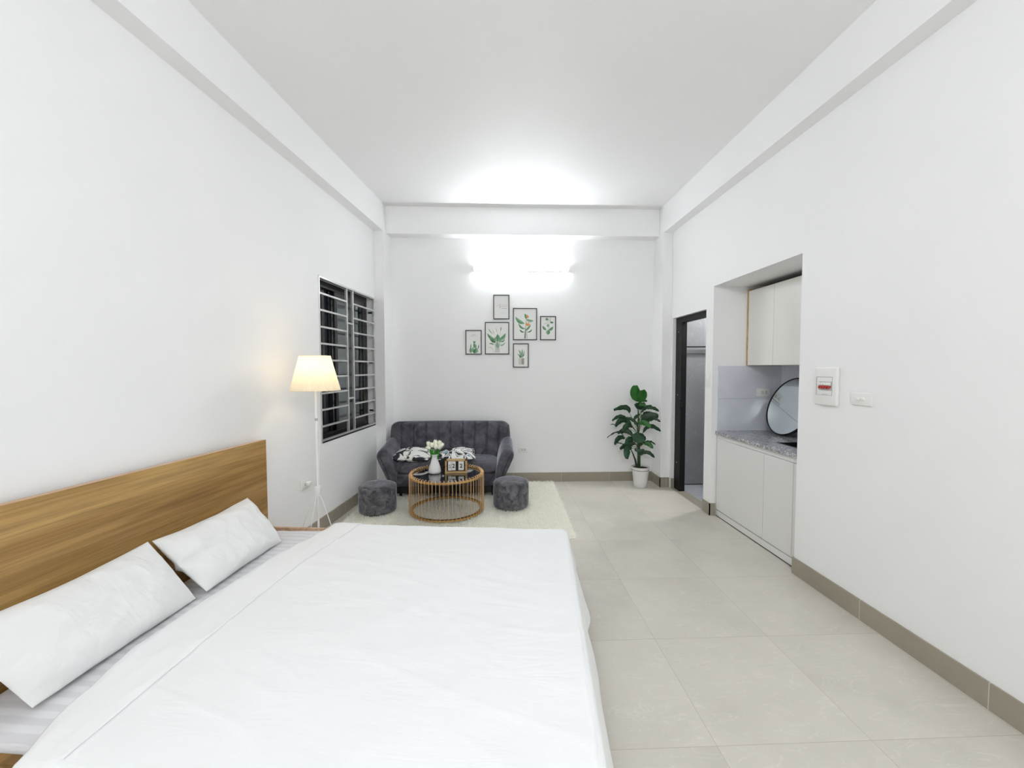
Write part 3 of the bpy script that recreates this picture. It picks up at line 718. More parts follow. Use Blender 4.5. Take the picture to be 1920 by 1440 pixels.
# slab sampling bunches at the borders; the interior spacing is fine enough for the stitched channels
sofa_back().build('backrest', M['velvet'], parent=sf, smooth=True, angle=60)
b = MB(); b.slab(lambda a,c: (a*.555, -.315+c*.205, .335+.01*(1-a*a)), lambda a,c: (0,0,1), .068, 50, 30, p=12, q=2.6, k=.08, bump=lambda a,c,s: .004*mn.noise(Vector((a*3,c*2,s)))); b.build('seat_cushion', M['velvet'], parent=sf, smooth=True, angle=180)
b = MB(); b.rbox((-.565,-.505,.135),(.565,-.03,.268),.018); b.build('base', M['velvet'], parent=sf, smooth=True)
def arm(sg):
    b = MB()
    ys = [-.575,-.56,-.50,-.40,-.25,-.12,-.03]
    prof = [(-.735,.505),(-.700,.553),(-.640,.556),(-.592,.52),(-.556,.42),(-.530,.30),(-.522,.17),(-.555,.145),(-.600,.175),(-.668,.33),(-.728,.45)]
    cx, cz = -.62,.36
    vs = []
    for i, y in enumerate(ys):
        t_ = (y+.575)/.545; sc = .86 if i == 0 else (.97 if i == 1 else 1)
        for (x, z) in prof:
            xx = cx+(x-cx)*sc; zz = cz+(z-cz)*sc
            if z > .4: zz += .075*max(0,t_-.1)*(z-.4)/.15
            vs.append((sg*-xx, y, zz))
    n = len(prof); fs = []
    for i in range(len(ys)-1):
        for k in range(n): fs.append((i*n+k, i*n+(k+1)%n, (i+1)*n+(k+1)%n, (i+1)*n+k))
    fs.append(tuple(range(n-1,-1,-1))); fs.append(tuple((len(ys)-1)*n+k for k in range(n)))
    if sg > 0: fs = [f[::-1] for f in fs]
    b.add(vs, fs[::1]); o = b.build('armrest', M['velvet'], parent=sf, smooth=True, angle=180, subsurf=2)
    # front seam piping
    pb = MB(); pts = [(-.700,.50),(-.668,.44),(-.632,.36),(-.598,.26),(-.572,.18)]
    pb.tube([(sg*-x, -.582+.003, z) for x, z in pts], .0035, 6); pb.build('arm_piping', M['black'], parent=sf, smooth=True)
arm(-1); arm(1)
for x, y in ((-.50,-.46),(.50,-.46),(-.5,-.07),(.5,-.07)):
    b = MB(); b.lathe([(.014,.0),(.024,.115)], c=(x,y,.022), n=16); b.build('leg', M['black'], parent=sf, smooth=True)
b = MB(); b.box((-.54,-.47,.055),(.54,-.05,.137)); b.build('under_shadow_box', M['black'], parent=sf)  # black box added for the dark shade beneath the sofa

def cushion(label, cx, cy, cz, w_, d_, th, rz, tilt, m, tassel=False):
    t = thing('scatter_cushion', label, 'cushion', (cx,cy,cz), rz, group='patterned cushions on the sofa'); t.rotation_euler = (tilt,0,rz)
    b = MB(); b.slab(lambda a,c: (a*w_/2*(1-.05*(1-a*a)*c*c), c*d_/2*(1-.06*(1-c*c)*a*a), 0), lambda a,c: (0,0,1), th/2, 44, 36, p=2.3, q=1.5, k=.03, bump=lambda a,c,s: .006*mn.noise(Vector((a*2.5,c*2.5,cx*7))))
    b.build('cushion_cover', m, parent=t, smooth=True, angle=180)
    if tassel:
        b = MB(); b.lathe([(.001,-.014),(.010,-.010),(.014,0),(.010,.010),(.001,.014)], c=(-.135,-.215,.045), n=18); b.build('bead', M['plastic'], parent=t, smooth=True)
        b = MB()
        for k in range(14):
            a = -1.2+2.4*k/13; b.tube([(-.135+.008*math.sin(a),-.218,.035),(-.135+.03*math.sin(a),-.228,.0),(-.135+.036*math.sin(a),-.232,-.042)], .0045, 5)
        b.build('tassel', M['black'], parent=t, smooth=True)
    return t
cushion('black, white and blue patterned cushion lying at the left end of the sofa', SX-.375, 4.475, .462, .42, .34, .125, -.12, .13, M['cush_a'])
cushion('black and white patterned cushion behind the calendar in the middle of the sofa', SX+.09, 4.485, .460, .42, .34, .12, .1, .13, M['cush_b'], tassel=True)

# ------------------------------------------------------------------ stools
def stool(label, x, y, rz):
    t = thing('stool', label, 'stool', (x,y,.012), rz, group='round grey velvet stools')
    b = MB(); b.lathe([(.02,.274),(.10,.276),(.150,.273),(.171,.262),(.179,.245),(.1765,.237),(.179,.228),(.180,.12),(.179,.035),(.172,.018),(.15,.012)][::-1], n=72)
    for i, (px_, py_, pz_) in enumerate(b.v):
        n_ = mn.noise(Vector((px_*9+x,py_*9,pz_*9)))*.0022; b.v[i] = (px_*(1+n_*5), py_*(1+n_*5), pz_+n_*.5)
    b.build('upholstery', M['velvet2'], parent=t, smooth=True, angle=60)
    b = MB(); b.lathe([(.16,0),(.163,.013)], n=48); b.build('base_disc', M['black'], parent=t, smooth=True)
    return t
stool('round dark grey velvet stool left of the copper table by the left wall', -1.165, 3.965, .3)
stool('round dark grey velvet stool right of the copper table below the wall socket', .141, 4.055, 2.1)

# ------------------------------------------------------------------ copper wire table
TX, TY, TH = -.492, 3.965, .376
tb = thing('coffee_table', 'round copper wire coffee table with a black glass top on the rug', 'table', (TX,TY,.012))
R_ = .355
b = MB(); b.lathe([(R_-.02,TH-.021),(R_,TH-.021),(R_,TH-.005),(R_-.02,TH-.005),(R_-.02,TH-.021)], n=96, capb=False, capt=False); b.build('top_rim', M['copper'], parent=tb, smooth=True, angle=40)
b = MB(); b.lathe([(R_-.028,.014),(R_,.014),(R_,.032),(R_-.028,.032),(R_-.028,.014)], n=96, capb=False, capt=False); b.build('bottom_ring', M['copper'], parent=tb, smooth=True, angle=40)
b = MB(); b.lathe([(R_-.0205,TH-.020),(R_-.0205,TH-.009),(.001,TH-.009)], n=96, capt=True); b.build('glass_top', M['blackglass'], parent=tb, smooth=True, angle=30)
b = MB()
rw = R_+.004
pts = [(R_-.036,0,.002+.012),(R_-.030,0,.006),(R_-.012,0,.003),(rw-.002,0,.004),(rw+.002,0,.013),(rw+.002,0,.05),(rw+.002,0,TH-.03),(rw+.002,0,TH),(rw-.004,0,TH+.010),(rw-.014,0,TH+.013),(rw-.024,0,TH+.008),(rw-.029,0,TH-.004)]
b.tube(pts, .0028, 6)
w0 = b.build('wire', M['copper_d'], parent=tb, smooth=True, angle=180)
NWIRE = 62
for k in range(1, NWIRE):
    c_ = w0.copy(); COL.objects.link(c_); c_.parent = tb; c_.rotation_euler = (0,0,2*PI*k/NWIRE)
TZ = .012+TH-.009
# vase
vs_ = thing('vase', 'white ribbed ceramic vase on the black glass table top', 'vase', (-.612,3.985,TZ+.0005))
prof = [(.046,0),(.056,.004),(.060,.018),(.058,.04),(.050,.07),(.040,.10),(.033,.125),(.030,.14)]
b = MB(); b.lathe(prof, n=144, rf=lambda a, z: 1+.016*math.cos(a*36)*(1 if z < .12 else .2), capt=False); b.build('body', M['white_ceramic'], parent=vs_, smooth=True, angle=180)
b = MB(); b.lathe([(.030,.14),(.029,.15),(.030,.175),(.036,.187),(.034,.188),(.027,.175),(.026,.145)], n=64, capb=False, capt=False); b.build('neck', M['white_ceramic'], parent=vs_, smooth=True, angle=180)
# tulips: each flower its own thing
def tulip(label, hx, hz_, hy, tiltx, sc=1.):
    """hx,hz_,hy: head base offset from vase mouth centre (metres)"""
    base = Vector((-.612,3.985,TZ+.165)); t = thing('tulip', label, 'flower', base, 0, group='white tulips in the vase')
    hb = Vector((hx, hy, hz_)); d_ = Vector((tiltx, hy*2, 1)).normalized()
    b = MB(); pts = []
    for k in range(9):
        q = k/8; pts.append(Vector((hx*.12,hy*.12,-.11))*(1-q)**2+Vector((hx*.35,hy*.35,.01))*2*q*(1-q)+hb*q*q)
    b.tube(pts, .0028, 6); b.build('stem', M['tleaf'], parent=t, smooth=True)
    rot = Vector((0,0,1)).rotation_difference(d_).to_matrix().to_4x4()
    X_ = Matrix.Translation(hb) @ rot
    b = MB()
    pr = [(.003,-.002),(.010,.001),(.0165,.009),(.0185,.020),(.0165,.033),(.011,.043),(.004,.048)]
    b.lathe([(r_*sc, z*sc) for r_, z in pr], n=24, rf=lambda a, z: 1+.07*math.cos(a*3+.6*z*30), capb=True, capt=True)
    fh = b.build('flower_head', M['tulip'], parent=t, M=X_, smooth=True, angle=180)
    b = MB()
    for k in range(3):
        a0 = 2*PI*k/3+.5
        def pet(i, j, a0=a0):
            z = (.002+.052*j)*sc; w_ = math.sin(PI*min(1,j*.93+.04))**.7*.95
            a = a0+(i-.5)*w_*1.9; r_ = (.020*math.sin(PI*(j*.78+.10))**.8+.001)*sc
            return (r_*math.cos(a), r_*math.sin(a), z)
        b.grid(pet, 8, 10)
    o = b.build('petals', M['tulip'], parent=fh, M=X_, smooth=True, angle=180); s_ = o.modifiers.new('t','SOLIDIFY'); s_.thickness = .0008
    # one strap leaf
    la = math.atan2(hy, hx)+.6; lx, ly = math.cos(la), math.sin(la)
    def lf(i, j):
        q = j; c_ = Vector((hx*.15,hy*.15,-.08))*(1-q)+Vector((hx*.95+lx*.012, hy*.95+ly*.012, hz_*.93))*q
        w_ = .011*math.sin(PI*(q*.85+.12))**.9; sd = (i-.5)*2
        return (c_.x-ly*w_*sd, c_.y+lx*w_*sd, c_.z)
    b = MB(); b.grid(lf, 4, 10); o = b.build('leaf', M['tleaf'], parent=t, smooth=True, angle=180); s_ = o.modifiers.new('t','SOLIDIFY'); s_.thickness = .0008
    return t
tulip('white tulip at the upper left of the bunch in the vase', -.050, .100, .0, -.35)
tulip('low white tulip drooping to the left over the vase', -.036, .082, -.022, -2.2, .95)
tulip('tallest white tulip at the top middle of the bunch', .006, .112, .010, .02)
tulip('white tulip at the front centre of the bunch, facing forward', .014, .078, -.030, .12, 1.05)
tulip('white tulip just left of the centre of the bunch', -.018, .092, -.016, -.15)
tulip('white tulip behind, right of the tallest one', .040, .104, .018, .2)
tulip('white tulip at the far right of the bunch, leaning outward', .058, .090, -.004, .62)
tulip('white tulip low on the right side of the bunch', .047, .076, -.024, .3, 1.05)

# calendar
cal = thing('desk_calendar', 'small wooden block calendar showing JUL 22 on the glass table top', 'calendar', (-.402,3.985,TZ+.0005), .0)
b = MB()
b.box((-.108,-.018,.012),(-.090,.018,.138)); b.box((.090,-.018,.012),(.108,.018,.138)); b.box((-.108,-.018,.120),(.108,.018,.138)); b.box((-.108,-.024,0),(.110,.020,.020))
b.build('frame', M['birch'], parent=cal, bevel=.0015)
def text_mesh(txt, size, bold=.0, ext=.0006):
    cu = bpy.data.curves.new('t', 'FONT'); cu.body = txt; cu.size = size; cu.align_x = 'CENTER'; cu.align_y = 'CENTER'; cu.extrude = ext; cu.offset = bold
    o = bpy.data.objects.new('t', cu); COL.objects.link(o)
    bpy.context.view_layer.update()
    me = bpy.data.meshes.new_from_object(o.evaluated_get(bpy.context.evaluated_depsgraph_get()))
    bpy.data.objects.remove(o); return me
def put_text(txt, size, name, parent, loc, rot, m, bold=.0):
    me = text_mesh(txt, size, bold); me.materials.clear(); me.materials.append(m); me.name = name
    o = bpy.data.objects.new(name, me); COL.objects.link(o); o.parent = parent; o.location = loc; o.rotation_euler = rot; return o
def block(x0, x1, z0, z1):
    b = MB(); b.box((x0,-.020,z0),(x1,.014,z1)); return b.build('number_block', M['plastic'], parent=cal, bevel=.0012)
b1 = block(-.077,-.046,.027,.117); put_text('JUL', .030, 'month_text', b1, (-.0585,-.0206,.072), (PI/2,-PI/2,0), M['ink_g'])
b2 = block(-.0445,-.004,.030,.117); put_text('2', .056, 'digit', b2, (-.024,-.0206,.0725), (PI/2,0,0), M['ink'], .0012)
b3 = block(.024,.077,.031,.117); put_text('2', .056, 'digit', b3, (.050,-.0206,.0725), (PI/2,0,0), M['ink'], .0012)
b = MB(); b.box((-.001,-.010,.022),(.022,.012,.119)); b.build('spacer_block', M['black'], parent=cal)
b = MB(); b.box((-.089,-.004,.028),(-.079,.012,.119)); b.build('spacer_block', M['black'], parent=cal)
b = MB(); b.box((-.089,.008,.0205),(.089,.0135,.119)); b.build('back_board', M['black'], parent=cal)

# ------------------------------------------------------------------ potted plant
PX, PY = 1.702, 4.715
pp = thing('potted_plant', 'artificial leafy green plant in a white pot in the back right corner', 'plant', (PX,PY,0))
b = MB(); b.lathe([(.070,0),(.0735,.004),(.080,.06),(.0805,.065),(.0845,.10),(.085,.105),(.090,.15),(.0905,.155),(.098,.205),(.1005,.210),(.104,.232),(.106,.243),(.103,.243),(.100,.21)], n=64, capt=False); b.build('pot', M['pot'], parent=pp, smooth=True, angle=50)
b = MB(); b.lathe([(.101,.205),(.098,.222),(.05,.228),(.001,.23)], n=40); b.build('soil', M['soil'], parent=pp, smooth=True)
S = 1/157.
def W(zx, zy, low=0):
    """plant sketch coordinates -> local metres relative to the pot"""
    px = 1120+zx/11.08; py = (800 if low else 700)+zy/11.08
    return Vector(((px-1201)*S, 0, (912-py)*S))
def leaf(base, mid, tip, wid, dep, org=None, m='leaf', flat=0., nseg=14, name='leaf'):
    """base-mid-tip bezier midrib; wid total width; dep = depth offset at tip (m)"""
    B, Mi, T_ = base.copy(), mid.copy(), tip.copy()
    Mi.y = dep*.6; T_.y = dep; B.y = dep*.25
    C = Mi*2-(B+T_)/2
    def q(t): return B*(1-t)**2+C*2*t*(1-t)+T_*t*t
    def fn(i, j):
        c = q(j); d_ = (q(min(1,j+.02))-q(max(0,j-.02))).normalized()
        view = Vector((0,-1,0)); sd = d_.cross(view)
        if sd.length < .05: sd = Vector((1,0,0))
        sd.normalize(); upv = sd.cross(d_).normalized()
        w_ = wid/2*(math.sin(PI*min(1,j*.94+.02))**.5)
        s_ = (i-.5)*2
        out = sd*math.cos(flat)+view*math.sin(flat)
        p = c+out*(w_*s_) + view*(-.18*w_*abs(s_)) + Vector((0,0,.003*math.sin(j*25+s_*2)))
        return p
    b = MB(); b.grid(fn, 8, nseg)
    # petiole
    if org is not None:
        o0 = org.copy(); pm = (o0+B)/2; pm.x = pm.x*.6+o0.x*.4; pm.y = B.y*.4
        pts = [o0*(1-t)**2+pm*2*t*(1-t)+B*t*t for t in [k/6 for k in range(7)]]
        b.tube(pts, .0026, 6, mi=1)
        pts = [q(k/8*.9) for k in range(9)]; b.tube([p+Vector((0,.001,0)) for p in pts], [.0024]*5+[.002,.0015,.001,.0005], 5, mi=1)
    o = b.build(name, [M[m], M['stem']], parent=pp, smooth=True, angle=180)
    s_ = o.modifiers.new('t','SOLIDIFY'); s_.thickness = .0009
    return o
# trunks
def trunk(pts, r):
    b = MB(); b.tube(pts, r, 10); b.build('trunk', M['trunk'], parent=pp, smooth=True)
c1 = W(855,850,1); 
trunk([W(865,860,1), W(862,620,1), W(858,420,1), W(850,200,1), W(845,60,1)], [.020,.018,.016,.012,.007])
trunk([W(825,860,1), W(790,690,1), W(740,560,1), W(690,450,1)], [.014,.011,.008,.004])
trunk([W(845,300,1)+Vector((0,-.01,0)), W(835,60,1), W(835,830), W(828,740), W(835,600)], [.006,.006,.005,.004,.003])
def ww(px): return px/11.08*S
T0 = W(845,1300); T1 = W(850,1050); T2 = W(855,420,1)
leaf(W(850,570), W(770,420), W(765,250), ww(215), -.03, T1, 'leaf_hi')
leaf(W(905,590), W(900,460), W(890,340), ww(205), -.06, T1, 'leaf_hi')
leaf(W(850,600), W(940,570), W(1045,585), ww(60), .03, T1, 'leaf_hi')
leaf(W(960,610), W(860,670), W(720,620), ww(150), -.09, T1)
leaf(W(730,640), W(830,640), W(930,650), ww(50), -.12, None, 'leaf_hi')
leaf(W(650,815), W(560,700), W(305,750), ww(105), -.05, T0)
leaf(W(905,815), W(1020,715), W(1150,685), ww(70), .04, T0)
leaf(W(1010,735), W(1130,715), W(1245,785), ww(70), -.03, None)
leaf(W(915,1010), W(1040,900), W(1220,880), ww(190), -.06, T0)
leaf(W(940,840), W(1040,830), W(1170,850), ww(80), .02, T0)
leaf(W(1060,940), W(1150,925), W(1240,990), ww(60), -.09, None)
leaf(W(915,850), W(960,930), W(1040,1020), ww(120), -.03, T0)
leaf(W(605,960), W(450,880), W(272,965), ww(75), -.06, T0)
leaf(W(700,1080), W(540,960), W(385,1105), ww(125), .03, T0)
leaf(W(700,1110), W(570,1060), W(455,1175), ww(110), -.12, T0, 'leaf')
leaf(W(640,1120), W(640,1150), W(635,1185), ww(70), .08, T0)
leaf(W(840,1110), W(760,980), W(620,930), ww(70), .06, T0)
leaf(W(370,1065), W(345,1065), W(312,1085), ww(20), .10, None)
leaf(W(840,1050), W(930,1010), W(1035,1100), ww(110), -.11, T0, 'leaf_hi')
leaf(W(780,960), W(800,910), W(900,850), ww(70), .03, T0)
leaf(W(945,1225), W(1080,1090), W(1290,1195), ww(90), -.03, T0)
leaf(W(550,205,1), W(430,110,1), W(225,235,1), ww(32), .05, T2)
leaf(W(740,200,1), W(620,90,1), W(455,150,1), ww(110), .07, T2)
leaf(W(840,110,1), W(835,210,1), W(840,305,1), ww(290), -.09, None)
leaf(W(690,190,1), W(820,215,1), W(960,270,1), ww(150), -.04, None)
leaf(W(560,240,1), W(440,220,1), W(345,355,1), ww(100), -.03, T2)
leaf(W(720,285,1), W(620,240,1), W(530,340,1), ww(125), -.11, T2, 'leaf')
leaf(W(610,395,1), W(500,350,1), W(412,352,1), ww(24), .06, T2)
leaf(W(790,350,1), W(650,370,1), W(485,468,1), ww(115), .03, T2)
leaf(W(700,440,1), W(600,460,1), W(570,632,1), ww(150), -.08, T2)
leaf(W(930,360,1), W(1090,310,1), W(1242,392,1), ww(38), .05, T2)
leaf(W(960,355,1), W(1050,350,1), W(1115,435,1), ww(95), -.05, T2, 'leaf_hi')
leaf(W(880,590,1), W(1020,520,1), W(1160,625,1), ww(80), -.04, W(862,700,1))
leaf(W(940,350,1), W(880,380,1), W(850,430,1), ww(90), .02, T2)
leaf(W(760,450,1), W(860,490,1), W(930,440,1), ww(80), -.06, T2)

# ------------------------------------------------------------------ pictures
FR = [ # x0,x1,z0,z1,label
 (-.038,.155,2.002,2.296,'topmost framed print, a few lines of faint grey script on white','A'),
 (.200,.492,1.750,2.137,'large framed print of an orange-flowered plant with long green leaves','B'),
 (.532,.724,1.750,2.041,'small framed print of a hanging leafy vine, rightmost on the wall','C'),
 (-.377,-.183,1.575,1.870,'small framed print of green cactus pads, leftmost on the wall','D'),
 (-.141,.153,1.577,1.967,'large framed print of a broad-leaved green plant below the script print','E'),
 (.200,.391,1.417,1.709,'lowest framed print, a small succulent in a grey pot','F')]
INK = ['g1','g2','g3','g4','org','pink','txt','potl','potd','stalk']
INKI = {k: i+1 for i, k in enumerate(INK)}
def art(mb, kind, x0, x1, z0, z1):
    w_, h_ = x1-x0, z1-z0; ctr = [0]
    def pt(a, c, d_): return (x0+a*w_, YB-.0102-d_, z1-c*h_)
    def lf(ax, ay, bx, by, wd, ink, curve=0.):
        """leaf from (ax,ay) to (bx,by), fractions of the sheet from its top left"""
        ctr[0] += 1; d_ = .0001*ctr[0]
        A = Vector((ax*w_, ay*h_)); B = Vector((bx*w_, by*h_)); D = B-A; Pp = Vector((-D.y, D.x)); L_, Rr = [], []
        n = 10
        for k in range(n+1):
            t_ = k/n; c_ = A+D*t_+Pp*(curve*4*t_*(1-t_)); h2 = wd*w_/2*math.sin(PI*(t_**.85))**.9; nn = Pp.normalized() if Pp.length else Vector((1,0))
            L_.append(c_+nn*h2); Rr.append(c_-nn*h2)
        poly = L_+Rr[::-1][1:-1]
        mb.add([(x0+p.x, YB-.0102-d_, z1-p.y) for p in poly], [tuple(range(len(poly)))], INKI[ink])
        # lighter/darker half
        half = L_+[A+D*(k/n)+Pp*(curve*4*(k/n)*(1-k/n)) for k in range(n,-1,-1)][1:-1]
        alt = {'g1':'g2','g2':'g4','g3':'g1','g4':'g2','org':'org','pink':'pink','stalk':'stalk'}[ink]
        mb.add([(x0+p.x, YB-.0102-d_-.00005, z1-p.y) for p in half], [tuple(range(len(half)))], INKI[alt])
    def st(pts, wd, ink):
        ctr[0] += 1; d_ = .0001*ctr[0]
        for (ax, ay), (bx, by) in zip(pts, pts[1:]):
            A = Vector((ax*w_, ay*h_)); B = Vector((bx*w_, by*h_)); n_ = Vector((-(B-A).y, (B-A).x)); n_ = n_.normalized()*wd*w_/2 if n_.length else Vector((0,0))
            mb.add([(x0+p.x, YB-.0102-d_, z1-p.y) for p in (A+n_, A-n_, B-n_, B+n_)], [(0,1,2,3)], INKI[ink])
    def bx(ax, ay, cx, cy, ink):
        ctr[0] += 1; d_ = .0001*ctr[0]; mb.add([pt(ax,ay,d_),pt(cx,ay,d_),pt(cx,cy,d_),pt(ax,cy,d_)], [(0,1,2,3)], INKI[ink])
    if kind == 'A':
        st([(.08,.46),(.2,.45),(.3,.42),(.42,.38),(.46,.36),(.42,.40),(.36,.5),(.34,.56),(.4,.52),(.46,.46)], .018, 'txt')
        st([(.44,.5),(.5,.45),(.52,.48),(.56,.44),(.6,.48),(.66,.45),(.72,.48),(.8,.46),(.92,.48)], .016, 'txt')
        for a, c, y in ((.55,.66,.40),(.69,.76,.40),(.8,.92,.40)): bx(a, y, c, y+.012, 'txt')
        for a, c in ((.52,.7),(.72,.92)): bx(a, .545, c, .565, 'txt')
        for a, c in ((.4,.48),(.52,.6),(.64,.74)): bx(a, .735, c, .742, 'txt')
    if kind == 'B':
        for pts in ([(.51,.98),(.52,.75),(.5,.6)],[(.47,.98),(.5,.78)],[(.55,.98),(.53,.7),(.54,.45)],[(.6,.98),(.58,.74),(.6,.66)],[(.53,.65),(.56,.3)]): st(pts, .022, 'stalk')
        st([(.49,.98),(.51,.7)], .03, 'g3')
        lf(.48,.48,.06,.25,.16,'g1',-.12); lf(.5,.66,.2,.46,.10,'g1',-.15); lf(.5,.72,.76,.50,.09,'g1',.08); lf(.55,.34,.9,.38,.13,'g2',.12); lf(.56,.33,.48,.15,.13,'g1',.1)
        lf(.47,.76,.26,.66,.07,'g3',-.2); lf(.6,.76,.82,.65,.06,'g3',.2)
        for a in ((.58,.56,.74,.50),(.58,.56,.66,.42),(.58,.56,.56,.44),(.58,.56,.72,.47),(.6,.3,.68,.22),(.6,.3,.62,.17),(.6,.3,.58,.2)): lf(a[0],a[1],a[2],a[3],.05,'org')
    if kind == 'C':
        st([(.68,.02),(.64,.12),(.66,.22),(.58,.35),(.55,.5),(.5,.6)], .02, 'g3'); st([(.62,.14),(.4,.26),(.2,.32)], .015, 'g3')
        lf(.3,.08,.55,.12,.2,'g1'); lf(.66,.22,.9,.24,.14,'g3',.1); lf(.4,.36,.6,.38,.22,'g4'); lf(.38,.58,.1,.38,.18,'g1',-.1); lf(.55,.6,.88,.42,.2,'g1',.1); lf(.5,.58,.5,.8,.3,'g1')
        for a, c in ((.36,.5),(.54,.68)): bx(a, .86, c, .866, 'txt')
    if kind == 'D':
        bx(.4,.145,.64,.16,'txt'); bx(.28,.205,.74,.218,'txt')
        lf(.3,.97,.3,.72,.2,'g1'); lf(.3,.80,.32,.55,.07,'g3'); lf(.56,.98,.44,.70,.24,'g2'); lf(.64,.98,.72,.74,.3,'g1'); lf(.55,.99,.62,.78,.2,'g3'); lf(.66,.76,.52,.54,.24,'g1'); lf(.56,.56,.5,.42,.1,'g1'); lf(.56,.56,.64,.42,.06,'g3'); lf(.78,.8,.86,.58,.07,'g3',.1)
    if kind == 'E':
        for k in range(7): st([(.40+k*.035,.97),(.43+k*.025,.8),(.38+k*.045,.66)], .014, 'stalk')
        st([(.36,.98),(.32,.86),(.22,.80),(.1,.8)], .012, 'stalk')
        st([(.42,.5),(.38,.35),(.3,.22)], .012, 'pink'); st([(.55,.5),(.5,.3),(.47,.2)], .012, 'pink'); st([(.62,.5),(.66,.25)], .012, 'pink')
        lf(.3,.22,.38,.38,.05,'pink'); lf(.46,.15,.48,.3,.05,'pink'); lf(.68,.12,.66,.26,.05,'g4'); lf(.1,.18,.3,.38,.04,'g2')
        lf(.42,.54,.06,.33,.13,'g1',-.14); lf(.6,.55,.88,.33,.15,'g1',.14); lf(.52,.62,.52,.36,.2,'g1',.05); lf(.44,.64,.16,.47,.12,'g1',-.1); lf(.44,.62,.24,.52,.13,'g3',-.1); lf(.66,.62,.85,.52,.07,'g1',.15)
        lf(.36,.72,.12,.68,.06,'g1',.15); lf(.64,.72,.88,.62,.05,'g4',.15); lf(.64,.74,.8,.7,.05,'g4',.1); lf(.55,.82,.5,.6,.16,'g2'); lf(.58,.64,.7,.5,.1,'g2',.1); lf(.48,.6,.4,.45,.1,'g2')
    if kind == 'F':
        bx(.34,.62,.55,.90,'potl'); bx(.55,.62,.74,.90,'potd'); bx(.34,.605,.74,.63,'potl')
        lf(.5,.6,.2,.42,.07,'g1',.1); lf(.48,.6,.3,.22,.08,'g1',.1); lf(.5,.6,.44,.26,.1,'g2'); lf(.54,.6,.62,.2,.1,'g1'); lf(.56,.58,.74,.26,.1,'g2',.1); lf(.58,.6,.8,.46,.07,'g3',-.1); lf(.5,.6,.4,.48,.14,'g3'); lf(.56,.58,.62,.4,.14,'g2')
for x0, x1, z0, z1, lab, kd in FR:
    t = thing('picture_frame', lab, 'picture', ((x0+x1)/2,YB,(z0+z1)/2), 0, group='framed plant prints on the back wall')
    Mi = Matrix.Translation((-(x0+x1)/2,-YB,-(z0+z1)/2)); fwid = .0095
    b = MB(); y0, y1 = YB-.018, YB-.001
    b.box((x0,y0,z0),(x0+fwid,y1,z1)); b.box((x1-fwid,y0,z0),(x1,y1,z1)); b.box((x0+fwid,y0,z0),(x1-fwid,y1,z0+fwid)); b.box((x0+fwid,y0,z1-fwid),(x1-fwid,y1,z1))
    b.build('frame', M['frame'], parent=t, M=Mi)
    b = MB(); b.box((x0+.003,YB-.010,z0+.003),(x1-.003,YB-.002,z1-.003), 0)
    b.box((x0+.012,YB-.0101,z0+.012),(x1-.012,YB-.010,z1-.012), len(INK)+1)
    art(b, kd, x0+.012, x1-.012, z0+.010, z1-.012)
    b.build('art_print', [M['white_metal']]+[M['art_'+k] for k in INK]+[M['paper']], parent=t, M=Mi)

# ------------------------------------------------------------------ kitchen niche
CX = 2.09
kc = thing('base_cabinet', 'pale grey kitchen base cabinet with handleless doors in the niche', 'cabinet', (CX,NY0,0))
KM = Matrix.Translation((-CX,-NY0,0))
def inK(mb, name, m, p=kc, Mx=KM, **kw): return mb.build(name, m, parent=p, M=Mx, **kw)
b = MB(); b.box((CX+.02,NY0+.011,.062),(NXB-.012,NY1-.003,.745)); inK(b, 'carcass', M['cab'])
b = MB(); b.box((CX+.004,NY0+.011,.745),(CX+.05,NY1-.012,.783)); inK(b, 'finger_rail', M['cab'])
b = MB(); b.box((CX+.002,NY0+.011,0.007),(CX+.02,NY1-.012,.058)); inK(b, 'plinth', M['cab'])
b = MB(); b.box((CX,3.078,.066),(CX+.018,NY1-.012,.742)); inK(b, 'door', M['cab'], bevel=.0015)
b = MB(); b.box((CX,2.762,.066),(CX+.018,3.074,.742)); inK(b, 'door', M['cab'], bevel=.0015)
b = MB(); b.box((CX,NY0+.011,.066),(CX+.018,2.758,.742)); inK(b, 'filler_panel', M['cab'], bevel=.0015)
b = MB(); b.box((CX+.001,NY0+.011,0),(CX+.02,NY1-.012,.007)); inK(b, 'plinth_seal', M['black'])
ct = thing('countertop', 'speckled grey granite countertop on the base cabinet', 'countertop', (CX,NY0,.8))
KT = Matrix.Translation((-CX,-NY0,-.8))
SX0, SX1, SY0, SY1 = 2.235, 2.56, 2.72, 3.15
b = MB()
xa, xb = CX-.014, NXB-.009; ya, yb = NY0+.001, NY1-.0085
for a, c in (((xa,ya,.785),(SX0,yb,.815)), ((SX1,ya,.785),(xb,yb,.815)), ((SX0,ya,.785),(SX1,SY0,.815)), ((SX0,SY1,.785),(SX1,yb,.815))): b.box(a, c)
inK(b, 'slab', M['granite'], p=ct, Mx=KT)
sk = thing('sink', 'black kitchen sink sunk into the granite countertop below the mirror', 'sink', ((SX0+SX1)/2,(SY0+SY1)/2,.81))
KS = Matrix.Translation((-(SX0+SX1)/2,-(SY0+SY1)/2,-.81))
b = MB()
b.box((SX0+.001,SY0+.001,.785),(SX0+.012,SY1-.001,.8165)); b.box((SX1-.012,SY0+.001,.785),(SX1-.001,SY1-.001,.8165)); b.box((SX0+.012,SY0+.001,.785),(SX1-.012,SY0+.012,.8165)); b.box((SX0+.012,SY1-.012,.785),(SX1-.012,SY1-.001,.8165))
inK(b, 'rim', M['sinkmat'], p=sk, Mx=KS)
b = MB(); b.box((SX0+.001,SY0+.001,.749),(SX1-.001,SY1-.001,.784)); inK(b, 'bowl', M['sinkmat'], p=sk, Mx=KS)
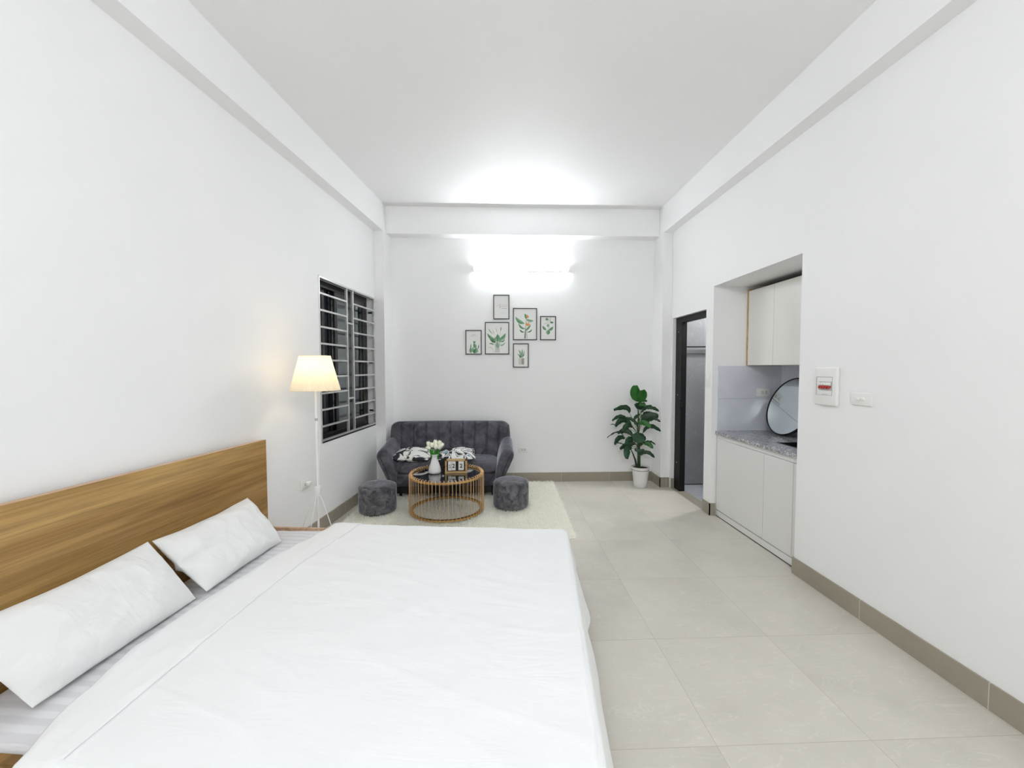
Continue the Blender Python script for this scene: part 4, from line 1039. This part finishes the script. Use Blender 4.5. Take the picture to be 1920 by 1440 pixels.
# wall cabinet
UX = 2.362
uc = thing('wall_cabinet', 'cream two-door wall cabinet hung inside the kitchen niche', 'cabinet', (UX,NY0,1.435))
KU = Matrix.Translation((-UX,-NY0,-1.435))
ZU0, ZU1 = 1.436, 2.128
b = MB(); b.box((UX,NY1-.024,ZU0),(NXB-.001,NY1-.004,ZU1+.018)); inK(b, 'side_panel', M['ply'], p=uc, Mx=KU)
b = MB(); b.box((UX+.02,NY0+.004,ZU0),(NXB-.001,NY1-.026,ZU0+.016)); inK(b, 'bottom_panel', M['cab_up'], p=uc, Mx=KU)
b = MB(); b.box((UX+.10,NY0+.004,ZU0+.016),(NXB-.001,NY1-.026,ZU1-.03)); inK(b, 'carcass', M['black'], p=uc, Mx=KU)  # painted black for the shaded interior seen through the gap above the doors
for y0, y1 in ((3.398,NY1-.026),(3.045,3.395),(2.69,3.042)):
    b = MB(); b.box((UX,y0,ZU0),(UX+.018,y1,ZU1)); inK(b, 'door', M['cab_up'], p=uc, Mx=KU, bevel=.0015)
# round mirror leaning on the niche wall
mr = thing('round_mirror', 'round black-rimmed mirror leaning on the kitchen countertop', 'mirror')
Rm = .266; bot = Vector((2.485,3.47,.8225)); lean = math.asin(.178/(2*Rm))
zax = Vector((-math.cos(lean),0,math.sin(lean)))      # normal facing the room, tilted up
yax = Vector((math.sin(lean),0,math.cos(lean))); xax = yax.cross(zax)
ctr_ = bot+yax*Rm+zax*.0
mr.matrix_world = Matrix(((xax.x,yax.x,zax.x,ctr_.x),(xax.y,yax.y,zax.y,ctr_.y),(xax.z,yax.z,zax.z,ctr_.z),(0,0,0,1)))
b = MB(); b.lathe([(Rm-.009,.0),(Rm-.008,.006),(Rm-.004,.008),(Rm,.004),(Rm,-.018),(Rm-.009,-.020)], n=128, capt=True, capb=False); b.build('rim', M['black'], parent=mr, smooth=True, angle=50)
b = MB(); b.lathe([(Rm-.0095,-.004),(Rm-.0095,.001)], n=128); b.build('mirror_glass', M['mirror'], parent=mr, smooth=True, angle=30)

# ------------------------------------------------------------------ night outside
wd = bpy.data.worlds.new('world'); SC.world = wd; wd.use_nodes = True
bg = wd.node_tree.nodes['Background']; bg.inputs[0].default_value = (.006,.008,.014,1); bg.inputs[1].default_value = 1

# ------------------------------------------------------------------ render look
SC.view_settings.view_transform = 'Standard'; SC.view_settings.look = 'None'; SC.view_settings.gamma = 1
SC.view_settings.exposure = 0.74
cy = SC.cycles
cy.max_bounces = 14; cy.diffuse_bounces = 8; cy.glossy_bounces = 6; cy.transmission_bounces = 8; cy.sample_clamp_indirect = 8
cy.use_denoising = True; cy.use_adaptive_sampling = True; cy.adaptive_threshold = .025
cy.caustics_reflective = False; cy.caustics_refractive = False
